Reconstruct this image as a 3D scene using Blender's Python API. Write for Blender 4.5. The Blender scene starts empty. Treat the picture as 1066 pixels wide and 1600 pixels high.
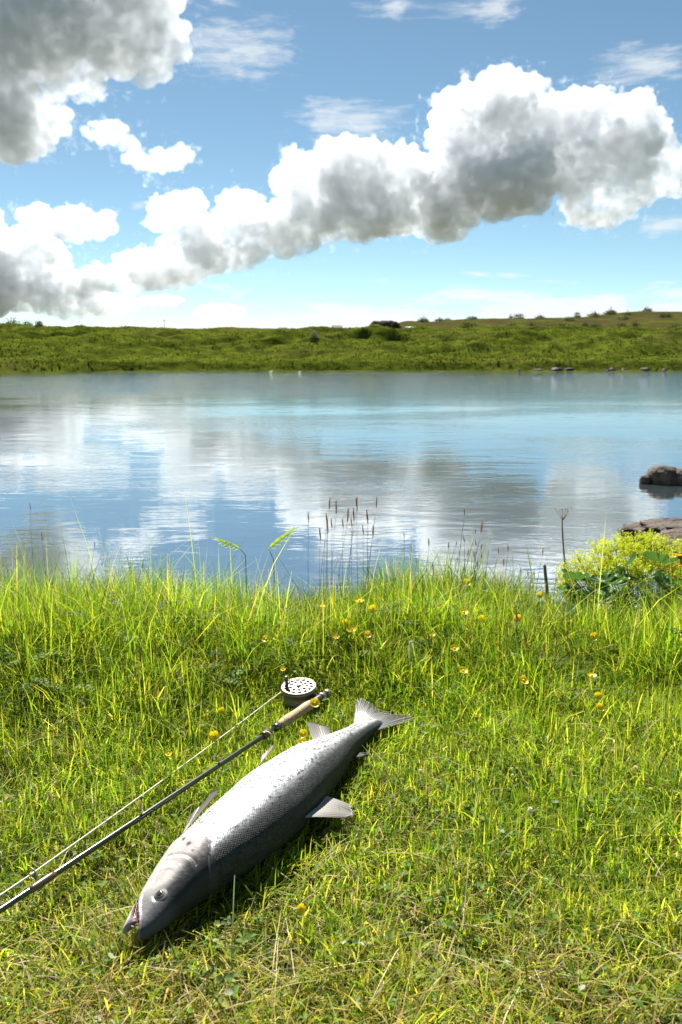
import bpy, bmesh, math, random
import numpy as np
from mathutils import Vector, Matrix, noise as mn

random.seed(7)
rng = np.random.default_rng(11)
scene = bpy.context.scene
col = scene.collection
R = math.radians

# ------------------------------------------------------------------ camera
EYE = 0.87                                  # crouching photographer, metres above the turf
PITCH = math.atan(255 / (1600 * 28 / 36))
cam_d = bpy.data.cameras.new('camera')
cam_d.sensor_fit = 'VERTICAL'; cam_d.sensor_height = 36; cam_d.sensor_width = 24; cam_d.lens = 28
cam_d.clip_start = 0.05; cam_d.clip_end = 6000
cam_d.dof.use_dof = True; cam_d.dof.focus_distance = 1.75; cam_d.dof.aperture_fstop = 9.0
cam = bpy.data.objects.new('camera', cam_d); col.objects.link(cam)
cam.location = (0, 0, EYE); cam.rotation_euler = (math.pi / 2 - PITCH, 0, 0)
scene.camera = cam

# ------------------------------------------------------------------ light and exposure
SUN_EL, SUN_AZ = R(47), R(-14)              # azimuth from +Y, clockwise positive
vs = scene.view_settings
vs.view_transform = 'Standard'; vs.look = 'None'; vs.gamma = 1; vs.exposure = 1.38; vs.use_curve_mapping = False
sun_d = bpy.data.lights.new('sun', 'SUN'); sun_d.energy = 5.0; sun_d.angle = R(0.53); sun_d.color = (1, 0.955, 0.89)
sun = bpy.data.objects.new('sun', sun_d); col.objects.link(sun)
sdir = Vector((math.sin(SUN_AZ) * math.cos(SUN_EL), math.cos(SUN_AZ) * math.cos(SUN_EL), math.sin(SUN_EL)))
sun.rotation_euler = sdir.to_track_quat('Z', 'Y').to_euler()
scene.cycles.max_bounces = 8; scene.cycles.diffuse_bounces = 2; scene.cycles.glossy_bounces = 3
scene.cycles.transmission_bounces = 5; scene.cycles.transparent_max_bounces = 6
scene.cycles.sample_clamp_indirect = 6
scene.cycles.use_adaptive_sampling = True
scene.cycles.volume_bounces = 7; scene.cycles.volume_step_rate = 3.0; scene.cycles.volume_max_steps = 256


FPX = 1600 * 28 / 36
def ray(px, py):
    u = (px - 533) / FPX; v = (800 - py) / FPX
    return (u, math.cos(PITCH) + v * math.sin(PITCH), -math.sin(PITCH) + v * math.cos(PITCH))
def spot(px, py, z=0.0):
    """the place on the level z that the survey of the photograph gives"""
    r = ray(px, py); t = (z - EYE) / r[2]
    return (r[0] * t, r[1] * t, z)
def spot_d(px, py, d):
    r = ray(px, py); t = d / r[1]
    return (r[0] * t, d, EYE + r[2] * t)
def azel(px, py):
    r = Vector(ray(px, py)).normalized()
    return math.degrees(math.atan2(r.x, r.y)), math.degrees(math.asin(r.z))

# ------------------------------------------------------------------ node helper
class NT:
    def __init__(s, nt):
        s.nt = nt; nt.nodes.clear()
    def n(s, typ, ins=None, **props):
        nd = s.nt.nodes.new(typ)
        for k, v in props.items(): setattr(nd, k, v)
        for k, v in (ins or {}).items(): s.put(nd.inputs[k], v)
        return nd
    def put(s, sock, v):
        if isinstance(v, bpy.types.NodeSocket): s.nt.links.new(v, sock)
        elif isinstance(v, bpy.types.Node): s.nt.links.new(v.outputs[0], sock)
        else:
            if hasattr(sock.default_value, '__len__') and not hasattr(v, '__len__'): v = (v,) * len(sock.default_value)
            if hasattr(v, '__len__') and len(sock.default_value) == 4 and len(v) == 3: v = (*v, 1)
            sock.default_value = v
    def m(s, op, a, b=0.0, c=0.0, clamp=False):
        return s.n('ShaderNodeMath', {0: a, 1: b, 2: c}, operation=op, use_clamp=clamp).outputs[0]
    def v(s, op, a, b=(0, 0, 0), c=(0, 0, 0)):
        nd = s.n('ShaderNodeVectorMath', {0: a, 1: b}, operation=op)
        if op == 'MULTIPLY_ADD': s.put(nd.inputs[2], c)
        return nd.outputs['Value'] if op in ('LENGTH', 'DOT_PRODUCT', 'DISTANCE') else nd.outputs[0]
    def sm(s, x, lo, hi, a=0.0, b=1.0):
        return s.n('ShaderNodeMapRange', {0: x, 1: lo, 2: hi, 3: a, 4: b}, interpolation_type='SMOOTHSTEP').outputs[0]
    def lin(s, x, lo, hi, a=0.0, b=1.0):
        return s.n('ShaderNodeMapRange', {0: x, 1: lo, 2: hi, 3: a, 4: b}).outputs[0]
    def noise(s, vec, scale, detail=4, rough=0.5, dist=0.0, out=0):
        return s.n('ShaderNodeTexNoise', {'Vector': vec, 'Scale': scale, 'Detail': detail, 'Roughness': rough, 'Distortion': dist}).outputs[out]
    def mix(s, f, a, b):
        nd = s.nt.nodes.new('ShaderNodeMix'); nd.data_type = 'RGBA'
        s.put(nd.inputs[0], f); s.put(nd.inputs[6], a); s.put(nd.inputs[7], b)
        return nd.outputs[2]

# ------------------------------------------------------------------ sky with cumulus (world)
world = bpy.data.worlds.new('World'); scene.world = world; world.use_nodes = True
W = NT(world.node_tree)
SKY_STRENGTH = 0.05; SKY_TINT = (.92, 1.02, .88)
sky = W.n('ShaderNodeTexSky', sky_type='NISHITA', sun_disc=False, sun_elevation=SUN_EL, sun_rotation=SUN_AZ,
          altitude=2500, air_density=.9, dust_density=0.3, ozone_density=1.5)
D = W.n('ShaderNodeTexCoord').outputs['Generated']
sx = W.n('ShaderNodeSeparateXYZ', {0: D})
az = W.m('MULTIPLY', W.m('ARCTAN2', sx.outputs[0], sx.outputs[1]), 57.2958)
el = W.m('MULTIPLY', W.m('ARCSINE', sx.outputs[2]), 57.2958)
P = W.n('ShaderNodeCombineXYZ', {0: az, 1: el, 2: 0.0}).outputs[0]
warp = W.v('SUBTRACT', W.noise(D, 11, 3, 0.5, 0.0, 1), (.5, .5, .5))
def blobs(vec, lst, k=0.25):
    cur = None
    for (px, py, rx, ry) in lst:
        a, e = azel(px, py); rx *= .0461; ry *= .0461
        q = W.v('LENGTH', W.v('MULTIPLY_ADD', vec, (1 / rx, 1 / ry, 0), (-a / rx, -e / ry, 0)))
        cur = q if cur is None else W.m('SMOOTH_MIN', cur, q, k)
    return W.m('SUBTRACT', 1.0, cur)
# thin high wisps and the low streaky layer towards the horizon
PS = W.v('MULTIPLY_ADD', warp, (1.2, .5, 0), W.v('MULTIPLY', P, (.22, 1.0, 1)))
st = W.noise(PS, .62, 5, .6)
low = W.m('MULTIPLY', W.sm(el, 7.0, .8), W.sm(az, -22, 16, .55, 1.0))
streak = W.m('MULTIPLY', W.sm(W.m('MULTIPLY_ADD', low, .45, st), .70, .86), .86)
WISPS = [(370, 78, 95, 42), (545, 188, 85, 34), (1010, 100, 75, 34), (755, 8, 70, 22), (625, 4, 50, 16), (352, 6, 20, 16), (1040, 355, 45, 16), (215, 320, 20, 10)]
wf = blobs(W.v('MULTIPLY_ADD', warp, (5.5, 3.5, 0), P), WISPS, .1)
wisp = W.m('MULTIPLY', W.sm(W.m('MULTIPLY_ADD', W.m('SUBTRACT', W.noise(PS, 2.2, 5, .62), .5), 2.2, wf), -.1, 1.1), .62)
thin = W.m('MAXIMUM', streak, wisp)
skyt = W.v('MULTIPLY', sky.outputs[0], SKY_TINT)
CG = 0.45
fin = W.mix(W.m('MULTIPLY', thin, W.sm(el, -2.0, 0.2)), skyt, tuple(c * CG / SKY_STRENGTH for c in (0.86, .88, .88)))
bg = W.n('ShaderNodeBackground', {'Color': fin, 'Strength': SKY_STRENGTH})
out = W.n('ShaderNodeOutputWorld'); W.nt.links.new(bg.outputs[0], out.inputs['Surface'])

# ------------------------------------------------------------------ object helpers
def new_mesh(name, verts, faces, mat=None, parent=None, colors=None, smooth=True, uv=None):
    """faces: list of int arrays, each (n, k)"""
    me = bpy.data.meshes.new(name)
    verts = np.asarray(verts, dtype=np.float32)
    me.vertices.add(len(verts)); me.vertices.foreach_set('co', verts.ravel())
    faces = [np.asarray(f, dtype=np.int32) for f in faces if len(f)]
    loops = np.concatenate([f.ravel() for f in faces])
    tot = np.concatenate([np.full(len(f), f.shape[1], dtype=np.int32) for f in faces])
    me.loops.add(len(loops)); me.loops.foreach_set('vertex_index', loops)
    me.polygons.add(len(tot))
    me.polygons.foreach_set('loop_start', np.concatenate([[0], np.cumsum(tot)[:-1]]).astype(np.int32))
    me.polygons.foreach_set('use_smooth', np.full(len(tot), smooth))
    if colors is not None:
        c = np.ones((len(verts), 4), dtype=np.float32); c[:, :colors.shape[1]] = colors
        a = me.color_attributes.new('Col', 'FLOAT_COLOR', 'POINT'); a.data.foreach_set('color', c.ravel())
    if uv is not None:
        l = me.uv_layers.new(name='UVMap'); l.data.foreach_set('uv', np.asarray(uv, dtype=np.float32)[loops].ravel())
    me.update(calc_edges=True); me.validate()
    if mat: me.materials.append(mat)
    return link(name, me, parent)
def link(name, me, parent=None):
    o = bpy.data.objects.new(name, me); col.objects.link(o)
    if parent is not None: o.parent = parent
    return o
def bm_obj(name, bm, mat, parent=None, smooth=True):
    me = bpy.data.meshes.new(name); bmesh.ops.recalc_face_normals(bm, faces=bm.faces)
    bm.to_mesh(me); bm.free()
    if smooth: me.polygons.foreach_set('use_smooth', np.ones(len(me.polygons), dtype=bool))
    me.materials.append(mat)
    return link(name, me, parent)
def empty(name, loc, rz=0.0):
    o = bpy.data.objects.new(name, None); col.objects.link(o); o.empty_display_size = .05
    o.location = loc; o.rotation_euler = (0, 0, rz); return o
def tag(o, label, cat, group=None):
    o['label'] = label; o['category'] = cat
    if group: o['group'] = group
    return o
def copy_tree(o, parent=None):
    c = o.copy(); col.objects.link(c); c.parent = parent
    for ch in list(o.children): copy_tree(ch, c)
    return c
def tube(pts, radii, seg=8, cap=True):
    """verts, quads, tris of a tube along pts"""
    pts = np.asarray(pts, float); n = len(pts); radii = np.broadcast_to(radii, n)
    tg = np.gradient(pts, axis=0); tg /= np.linalg.norm(tg, axis=1)[:, None] + 1e-9
    ref = np.array([0, 0, 1.0]) if abs(tg[0][2]) < .9 else np.array([1.0, 0, 0])
    vs_, a = [], np.arange(seg) * 2 * np.pi / seg
    for i in range(n):
        s1 = np.cross(tg[i], ref); s1 /= np.linalg.norm(s1) + 1e-9; s2 = np.cross(s1, tg[i])
        vs_.append(pts[i] + radii[i] * (np.cos(a)[:, None] * s1 + np.sin(a)[:, None] * s2))
    V = np.concatenate(vs_); q = []
    for i in range(n - 1):
        for j in range(seg):
            q.append((i * seg + j, i * seg + (j + 1) % seg, (i + 1) * seg + (j + 1) % seg, (i + 1) * seg + j))
    t = []
    if cap:
        V = np.concatenate([V, pts[:1], pts[-1:]]); c0 = n * seg
        for j in range(seg):
            t.append((c0, (j + 1) % seg, j)); t.append((c0 + 1, (n - 1) * seg + j, (n - 1) * seg + (j + 1) % seg))
    return V, np.array(q), np.array(t, dtype=int).reshape(-1, 3)
def join(parts):
    """parts: list of (V, quads, tris[, color]) -> verts, [quads, tris], colors"""
    Vs, Q, T, C, off = [], [], [], [], 0
    for p in parts:
        V, q, t = p[:3]; Vs.append(V)
        if len(q): Q.append(np.asarray(q) + off)
        if len(t): T.append(np.asarray(t) + off)
        if len(p) > 3: C.append(np.broadcast_to(p[3], (len(V), 3)))
        off += len(V)
    return np.concatenate(Vs), [np.concatenate(x) for x in (Q, T) if x], (np.concatenate(C) if C else None)
def tube_obj(name, pts, radii, mat, parent=None, seg=8):
    V, q, t = tube(pts, radii, seg); return new_mesh(name, V, [q, t], mat, parent)

# ------------------------------------------------------------------ materials
def mat(name, color=(.5, .5, .5), rough=.6, metal=0.0, spec=.5, attr=False, trans=0.0, tcol=None, bump=None, var=None, coat=0.0):
    """principled; attr: colour from 'Col'; trans: share of translucency; bump (scale, strength, dist); var (scale, dark colour)"""
    m = bpy.data.materials.new(name); m.use_nodes = True; N = NT(m.node_tree)
    c = N.n('ShaderNodeAttribute', attribute_name='Col').outputs['Color'] if attr else color
    pos = N.n('ShaderNodeTexCoord').outputs['Object']
    if var: c = N.mix(N.sm(N.noise(pos, var[0], 5, .6), .35, .68), c, var[1])
    p = N.n('ShaderNodeBsdfPrincipled', {'Base Color': c, 'Roughness': rough, 'Metallic': metal, 'Specular IOR Level': spec, 'Coat Weight': coat})
    if bump:
        h = N.noise(pos, bump[0], 6, .6)
        b = N.n('ShaderNodeBump', {'Height': h, 'Strength': bump[1], 'Distance': bump[2]}); N.put(p.inputs['Normal'], b)
    sh = p.outputs[0]
    if trans:
        tc = N.v('MULTIPLY', c, tcol or (1.45, 1.45, .8)) if isinstance(c, bpy.types.NodeSocket) else tuple(min(1, a * b) for a, b in zip(c, tcol or (1.25, 1.25, .8)))
        t = N.n('ShaderNodeBsdfTranslucent', {'Color': tc})
        sh = N.n('ShaderNodeMixShader', {0: trans, 1: sh, 2: t.outputs[0]}).outputs[0]
    o = N.n('ShaderNodeOutputMaterial'); N.put(o.inputs['Surface'], sh)
    return m
M = {}
M['grass'] = mat('grass_blade', attr=True, rough=.5, spec=.18, trans=.56)
M['leaf'] = mat('leaf', attr=True, rough=.6, spec=.25, trans=.45)
M['fargrass'] = mat('far_grass_blade', attr=True, rough=.9, spec=.0, trans=.35)
M['dry'] = mat('dry_straw', attr=True, rough=.6, spec=.3, trans=.2)
M['petal'] = mat('yellow_petal', (.86, .66, .012), .4, trans=.4, tcol=(1.05, 1.05, .6))
M['petal_centre'] = mat('flower_centre', (.70, .48, .02), .6)
M['stem'] = mat('green_stem', (.10, .17, .03), .5, trans=.25)
M['brownstem'] = mat('brown_stem', (.24, .16, .08), .6)
M['seed'] = mat('seed_head', (.25, .16, .09), .8, trans=.3, var=(300, (.33, .22, .12)))
M['paleseed'] = mat('pale_seed_head', (.55, .50, .36), .8, trans=.35, var=(300, (.40, .30, .20)))
M['rock'] = mat('rock', (.110, .080, .058), .8, spec=.3, bump=(14, 1.0, .06), var=(7, (.045, .034, .030)))

M['wetrock'] = mat('wet_rock', (.040, .028, .022), .7, spec=.3, bump=(6, .8, .06))
# ground: thatch and soil under the grass
def ground_mat():
    m = bpy.data.materials.new('turf_soil'); m.use_nodes = True; N = NT(m.node_tree)
    pos = N.n('ShaderNodeTexCoord').outputs['Object']
    a = N.mix(N.sm(N.noise(pos, 45, 6, .65), .35, .65), (.035, .042, .012), (.12, .105, .035))
    c = N.mix(N.sm(N.noise(pos, 3.0, 4, .6), .45, .7), a, (.05, .075, .014))
    p = N.n('ShaderNodeBsdfPrincipled', {'Base Color': c, 'Roughness': .9, 'Specular IOR Level': .2})
    b = N.n('ShaderNodeBump', {'Height': N.noise(pos, 90, 6, .7), 'Strength': .8, 'Distance': .01}); N.put(p.inputs['Normal'], b)
    N.put(N.n('ShaderNodeOutputMaterial').inputs[0], p); return m
M['ground'] = ground_mat()
def far_mat():
    m = bpy.data.materials.new('far_pasture'); m.use_nodes = True; N = NT(m.node_tree)
    pos = N.n('ShaderNodeTexCoord').outputs['Object']
    big = N.noise(pos, .09, 4, .6); fine = N.noise(N.v('MULTIPLY', pos, (1, 1, 2)), 1.1, 6, .68)
    c = N.mix(N.sm(fine, .34, .66), (.036, .050, .007), (.092, .112, .013))
    c = N.mix(N.m('MULTIPLY', N.sm(big, .50, .72), .65), c, (.075, .068, .020))
    ys = N.n('ShaderNodeSeparateXYZ', {0: pos}).outputs[1]
    c = N.mix(N.m('MULTIPLY', N.sm(ys, 100, 150), N.sm(N.noise(pos, .15, 5, .65), .3, .6)), c, (.050, .042, .018))
    p = N.n('ShaderNodeBsdfPrincipled', {'Base Color': c, 'Roughness': 1.0, 'Specular IOR Level': .0})
    b = N.n('ShaderNodeBump', {'Height': fine, 'Strength': .45, 'Distance': .3}); N.put(p.inputs['Normal'], b)
    N.put(N.n('ShaderNodeOutputMaterial').inputs[0], p); return m
M['far'] = far_mat()
def water_mat():
    m = bpy.data.materials.new('pond_water'); m.use_nodes = True; N = NT(m.node_tree)
    pos = N.n('ShaderNodeTexCoord').outputs['Object']
    ys = N.n('ShaderNodeSeparateXYZ', {0: pos}).outputs[1]
    wob = N.m('MULTIPLY', N.m('SUBTRACT', N.noise(N.v('MULTIPLY', pos, (.06, .15, 1)), 1, 3), .5), 9)
    wind = N.sm(N.m('ADD', ys, wob), 18, 30)                       # breeze ruffles the far half of the pond
    patch = N.sm(N.noise(N.v('MULTIPLY', pos, (.35, .9, 1)), .55, 3, .5), .42, .66)
    h1 = N.noise(N.v('MULTIPLY', pos, (1.0, 2.6, 1)), 1.1, 3, .5, .6)
    h2 = N.noise(N.v('MULTIPLY', pos, (1.2, 3.2, 1)), 5.0, 3, .55, .3)
    h3 = N.noise(N.v('MULTIPLY', pos, (1.0, 2.2, 1)), 17.0, 2, .5)
    near = N.m('ADD', N.m('MULTIPLY', h1, .0042), N.m('MULTIPLY', N.m('MULTIPLY', h2, N.m('MULTIPLY_ADD', patch, .85, .15)), .0030))
    near = N.m('ADD', near, N.m('MULTIPLY', N.m('MULTIPLY', h3, patch), .0003))
    farh = N.m('MULTIPLY', N.m('ADD', h2, N.m('MULTIPLY', h3, .35)), N.m('MULTIPLY', wind, .009))
    b = N.n('ShaderNodeBump', {'Height': N.m('ADD', near, farh), 'Strength': 1.0, 'Distance': 1.0})
    p = N.n('ShaderNodeBsdfPrincipled', {'Base Color': (.040, .054, .058), 'Roughness': .03, 'IOR': 4.0, 'Specular IOR Level': .5, 'Normal': b})
    gl = N.n('ShaderNodeBsdfGlossy', {'Color': (.93, .97, .98), 'Roughness': .03, 'Normal': b})
    N.put(N.n('ShaderNodeOutputMaterial').inputs[0], N.n('ShaderNodeMixShader', {0: .42, 1: p.outputs[0], 2: gl.outputs[0]})); return m
M['water'] = water_mat()

# ------------------------------------------------------------------ cumulus clouds (real volumes far off)
CLOUD_D = 3000.0
def cloud_mat(name, dens, aniso=.2):
    m = bpy.data.materials.new(name); m.use_nodes = True; N = NT(m.node_tree)
    pos = N.n('ShaderNodeTexCoord').outputs['Object']
    a = N.n('ShaderNodeAttribute', attribute_name='density').outputs['Fac']
    er = N.noise(pos, .011, 2, .5); fi = N.noise(pos, .034, 5, .66)
    h = N.m('ADD', N.m('MULTIPLY', N.m('SUBTRACT', er, .5), 1.7), N.m('MULTIPLY', N.m('SUBTRACT', fi, .5), 3.0))
    d = N.m('MULTIPLY', N.sm(N.m('ADD', h, a), .34, 1.45), dens)
    v = N.n('ShaderNodeVolumePrincipled', {'Color': (.957, .970, .984), 'Density': d, 'Anisotropy': aniso})
    v.inputs['Density Attribute'].default_value = ''
    o = N.n('ShaderNodeOutputMaterial'); N.nt.links.new(v.outputs[0], o.inputs['Volume']); return m
M['cloud'] = cloud_mat('cumulus', .035)
def cloud_nodes(voxel, m):
    g = bpy.data.node_groups.new('cloud_fill', 'GeometryNodeTree')
    g.interface.new_socket('Geometry', in_out='INPUT', socket_type='NodeSocketGeometry')
    g.interface.new_socket('Geometry', in_out='OUTPUT', socket_type='NodeSocketGeometry')
    i = g.nodes.new('NodeGroupInput'); o = g.nodes.new('NodeGroupOutput')
    mp = g.nodes.new('GeometryNodeMeshToPoints'); na = g.nodes.new('GeometryNodeInputNamedAttribute'); na.data_type = 'FLOAT'
    na.inputs[0].default_value = 'rad'
    pv = g.nodes.new('GeometryNodePointsToVolume'); pv.resolution_mode = 'VOXEL_SIZE'
    pv.inputs['Density'].default_value = 1.0; pv.inputs['Voxel Size'].default_value = voxel
    sm_ = g.nodes.new('GeometryNodeSetMaterial'); sm_.inputs['Material'].default_value = m
    L = g.links.new
    L(i.outputs[0], mp.inputs['Mesh']); rs = [s for s in na.outputs if s.enabled][0]
    L(rs, mp.inputs['Radius']); L(mp.outputs[0], pv.inputs['Points']); L(rs, pv.inputs['Radius'])
    L(pv.outputs[0], sm_.inputs[0]); L(sm_.outputs[0], o.inputs[0]); return g
CN = cloud_nodes(5.5, M['cloud'])
def cloud(name, ells, label, dist=CLOUD_D, flat=.35, detail=1.0):
    crng = np.random.default_rng(abs(hash(label)) % 1000 if False else len(label) * 7 + int(ells[0][0]) % 97)
    k = dist / FPX; pts, rad = [], []
    c0 = np.array(spot_d(ells[0][0], ells[0][1], dist))
    for (px, py, rx, ry, *dp) in ells:
        c = np.array(spot_d(px, py, dist)); rr = np.array([rx * k, (dp[0] if dp else .75) * min(rx, ry * 1.4) * k, ry * k])
        c[1] += crng.uniform(-.3, .3) * rr[1]
        ve = 4 / 3 * rr.prod(); r1 = .40 * rr[2]
        n1 = int(min(500, 14 + 2.2 * ve / r1 ** 3))
        d = crng.normal(size=(n1, 3)); d /= np.linalg.norm(d, axis=1)[:, None]
        p1 = d * (crng.random((n1, 1)) ** .4) * .62 * rr + c
        pts.append(p1); rad.append(np.full(n1, r1) * crng.uniform(.8, 1.15, n1))
        def shell(base_p, base_r, n, f0, f1, reach):
            i_ = crng.integers(0, len(base_p), n)
            dd = crng.normal(size=(n, 3)); dd[:, 2] = np.where(dd[:, 2] < -.2, dd[:, 2] * flat, dd[:, 2]); dd /= np.linalg.norm(dd, axis=1)[:, None]
            r = base_r[i_] * crng.uniform(f0, f1, n)
            return base_p[i_] + dd * (base_r[i_] * reach)[:, None], r
        p2, r2 = shell(p1, rad[-1], int(160 * detail * max(.5, rx / 80)), .35, .60, .85)
        p3, r3 = shell(p2, r2, int(1100 * detail * max(.5, rx / 80)), .28, .60, 1.0)
        k3 = r3 > 7; p3, r3 = p3[k3], r3[k3]
        pts += [p2, p3]; rad += [r2, r3]
    V = np.concatenate(pts) - c0; Rr = np.concatenate(rad)
    me = bpy.data.meshes.new(name); me.vertices.add(len(V)); me.vertices.foreach_set('co', V.astype(np.float32).ravel())
    at_ = me.attributes.new('rad', 'FLOAT', 'POINT'); at_.data.foreach_set('value', Rr.astype(np.float32))
    me.materials.append(M['cloud']); o = link(name, me); o.location = c0
    md = o.modifiers.new('cloud_fill', 'NODES'); md.node_group = CN
    o['kind'] = 'stuff'; o['label'] = label; o['category'] = 'cloud'
    return o
BIG = [(748, 205, 82, 78, .32), (815, 200, 85, 80, .26), (905, 210, 90, 78, .15), (985, 232, 82, 78, .12), (1040, 265, 52, 48, .13), (1000, 290, 40, 40, .13),
       (945, 310, 78, 56, .14), (790, 285, 115, 62, 1.0), (700, 302, 92, 70, .85), (890, 250, 110, 70, .2),
       (545, 280, 95, 70, .65), (470, 282, 52, 48, .5), (640, 292, 78, 62, .5), (560, 335, 150, 42, 1.1), (480, 338, 100, 42, .9),
       (285, 338, 66, 42, .36), (375, 328, 56, 38, .4), (335, 392, 130, 40, .9), (430, 370, 110, 36, .8), (250, 420, 110, 36, .9), (185, 434, 90, 30, .7), (140, 446, 60, 24, .5)]
cloud('cumulus_cloud', BIG, 'long grey-based cumulus cloud climbing across the sky over the far bank')
cloud('cumulus_cloud', [(120, 350, 100, 30, .5), (60, 345, 46, 28, .5)], 'small flat white cumulus cloud beside the long cloud', dist=3300)
cloud('cumulus_cloud', [(35, 395, 95, 46, .45), (60, 450, 130, 40, .7), (130, 474, 130, 26, .6), (-60, 430, 120, 85, .6)], 'grey cumulus bank low above the left end of the far bank', dist=3600)
cloud('cumulus_cloud', [(180, 25, 110, 90, .6), (70, 40, 135, 80, .8), (235, 75, 60, 58, .3), (10, 165, 90, 95, .07), (105, 118, 90, 42, .12), (-60, 90, 120, 120, .7), (60, -60, 200, 70, .8)], 'big dark-bellied cumulus cloud high above the small fluffy clouds', dist=2400)
cloud('cumulus_cloud', [(165, 208, 50, 22, .5), (200, 222, 26, 18, .4)], 'tiny ragged white cloud below the big dark-bellied cloud', dist=2600)
cloud('cumulus_cloud', [(240, 248, 72, 22, .5), (285, 240, 26, 18, .4)], 'tiny stretched white cloud under the ragged one', dist=2900)
cloud('cumulus_cloud', [(345, 488, 62, 17, .8), (250, 470, 60, 12, .8)], 'small puffy cloud just above the far bank skyline', dist=3800)

# ------------------------------------------------------------------ ground shapes
def ss(x, a, b):
    t = np.clip((np.asarray(x, float) - a) / (b - a), 0, 1); return t * t * (3 - 2 * t)
def wav(x, y, f, ph):
    return np.sin(x * f + ph) * np.cos(y * f * 1.13 + ph * 1.7) + .5 * np.sin(x * f * 2.1 - y * f * 1.7 + ph * 2.3)
WATER_Z = -0.42
def bank_edge(x):
    return 2.62 + .07 * np.sin(x * 2.3 + .6) + .05 * np.sin(x * 5.1) + .35 * ss(x, 1.05, 1.6)
def gz(x, y):
    x = np.asarray(x, float); y = np.asarray(y, float)
    e = bank_edge(np.clip(x, -8, 8)) + .9 * np.sin(x * .11)*(np.abs(x) > 6)
    z = .008 * wav(x, y, 5.2, .4) * (np.abs(y - 1.3) < 9) + .012 * wav(x, y, 2.1, 1.1)
    z = z * (1 - .75 * ss(y, .6, .9) * (1 - ss(y, 1.8, 2.1)) * (1 - ss(np.abs(x + .15), .5, .9)))
    z -= .13 * ss(y, e - .6, e + .1) + .75 * ss(y, e + .05, e + 1.0) + .9 * ss(y, e + 1, e + 6)
    return z
def axis_grid(lo, hi, a, b, fine, coarse):
    def go(p, e):
        out = []; s = fine
        while (p < e if e > b else p > e):
            s = min(s * 1.22, coarse); p = p + s if e > b else p - s; out.append(p)
        return out
    return np.array(sorted(go(a, lo) + list(np.arange(a, b, fine)) + go(b, hi)))
def sheet(name, xs, ys, fz, m):
    X, Y = np.meshgrid(xs, ys); Z = fz(X, Y); nx, ny = len(xs), len(ys)
    V = np.stack([X, Y, Z], -1).reshape(-1, 3)
    i = np.arange(ny - 1)[:, None] * nx + np.arange(nx - 1)[None]
    F = np.stack([i, i + 1, i + nx + 1, i + nx], -1).reshape(-1, 4)
    o = new_mesh(name, V, [F], m); o['kind'] = 'structure'; return o
sheet('ground', axis_grid(-320, 320, -2.2, 2.2, .03, 20), axis_grid(-300, 60, .3, 3.6, .03, 12), gz, M['ground'])

def far_shore(x):
    return 47.6 - 5.5 * ss(-x, 9, 20) + .5 * np.sin(x * .35) + .3 * np.sin(x * .9 + 1)
def far_z(x, y):
    x = np.asarray(x, float); y = np.asarray(y, float)
    d = y - far_shore(x)
    z = -1.6 + 1.2 * ss(d, -6, 0) + .42 * ss(d, -.05, .5)
    z = z + 2.62 * (np.clip(d, 0, 27) / 27) ** .85
    t = ss(d, 0, 6)
    # hummocks and old terraces
    z = z + t * (.26 * wav(x, y * .8, .55, .3) + .17 * wav(x * .7, y, 1.25, 2.0) + .09 * wav(x, y, 2.7, 4.1)) * (1 - ss(y, 160, 260)) * (1 - .62 * ss(d, 14, 25))
    tr = 11.5 + 1.3 * np.sin(x * .17) + .8 * np.sin(x * .43 + 1)
    amp = .55 * (.35 + .65 * ss(np.sin(x * .13 + 1.1), -.3, .6))
    z = z + amp * (ss(d, tr, tr + .8) - ss(d, tr + .8, tr + 7))
    z = z + .22 * (ss(d, tr + 7.5, tr + 8.1) - ss(d, tr + 8.1, tr + 12)) * ss(np.sin(x * .21 + 3), -.2, .7)
    for q, (o_, f_, ph, am) in enumerate([(4.2, .19, .2, .30), (7.6, .15, 2.2, .34), (15.5, .12, 4.0, .42), (19.5, .23, 1.0, .36), (23.0, .10, 5.2, .40)]):
        tq = o_ + .9 * np.sin(x * .21 + ph) + .4 * np.sin(x * .77 + ph * 2)
        z = z + am * ss(np.sin(x * f_ + ph), .05, .5) * (ss(d, tq, tq + .45) - ss(d, tq + .45, tq + 3.6))
    # rising moor behind on the right
    rx = x / np.maximum(y, 1)
    ridge = ss(y, 110, 235) * (5.6 * ss(rx, .015, .085) + .9 * ss(rx, .10, .25) + 2.2 * ss(rx, .25, .45))
    z = z + ridge + .5 * ss(y, 110, 200) * wav(x, y, .09, 1.0) * ss(rx, .02, .1)
    far = np.clip(.0240 * y - 1.2, 0, 60) * (1 - ss(y, 1200, 3000)); z = np.where(y > 300, z + (np.maximum(far, z) - z) * ss(y, 300, 420), z)
    return z
ys = np.concatenate([np.arange(36, 46, 1.0), np.arange(46, 84, .35), np.arange(84, 130, 1.0), np.arange(130, 300, 4), np.geomspace(300, 4500, 26)])
xs = np.concatenate([-np.geomspace(40, 3500, 26)[::-1], np.arange(-39.6, 39.6, .4), np.geomspace(40, 140, 60), np.geomspace(146, 3500, 22)])
sheet('far_bank', xs, ys, far_z, M['far'])
wv = np.array([(-310, 2.0, WATER_Z), (310, 2.0, WATER_Z), (310, 58, WATER_Z), (-310, 58, WATER_Z)])
wo = new_mesh('water', wv, [np.array([[0, 1, 2, 3]])], M['water']); wo['kind'] = 'structure'

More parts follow.
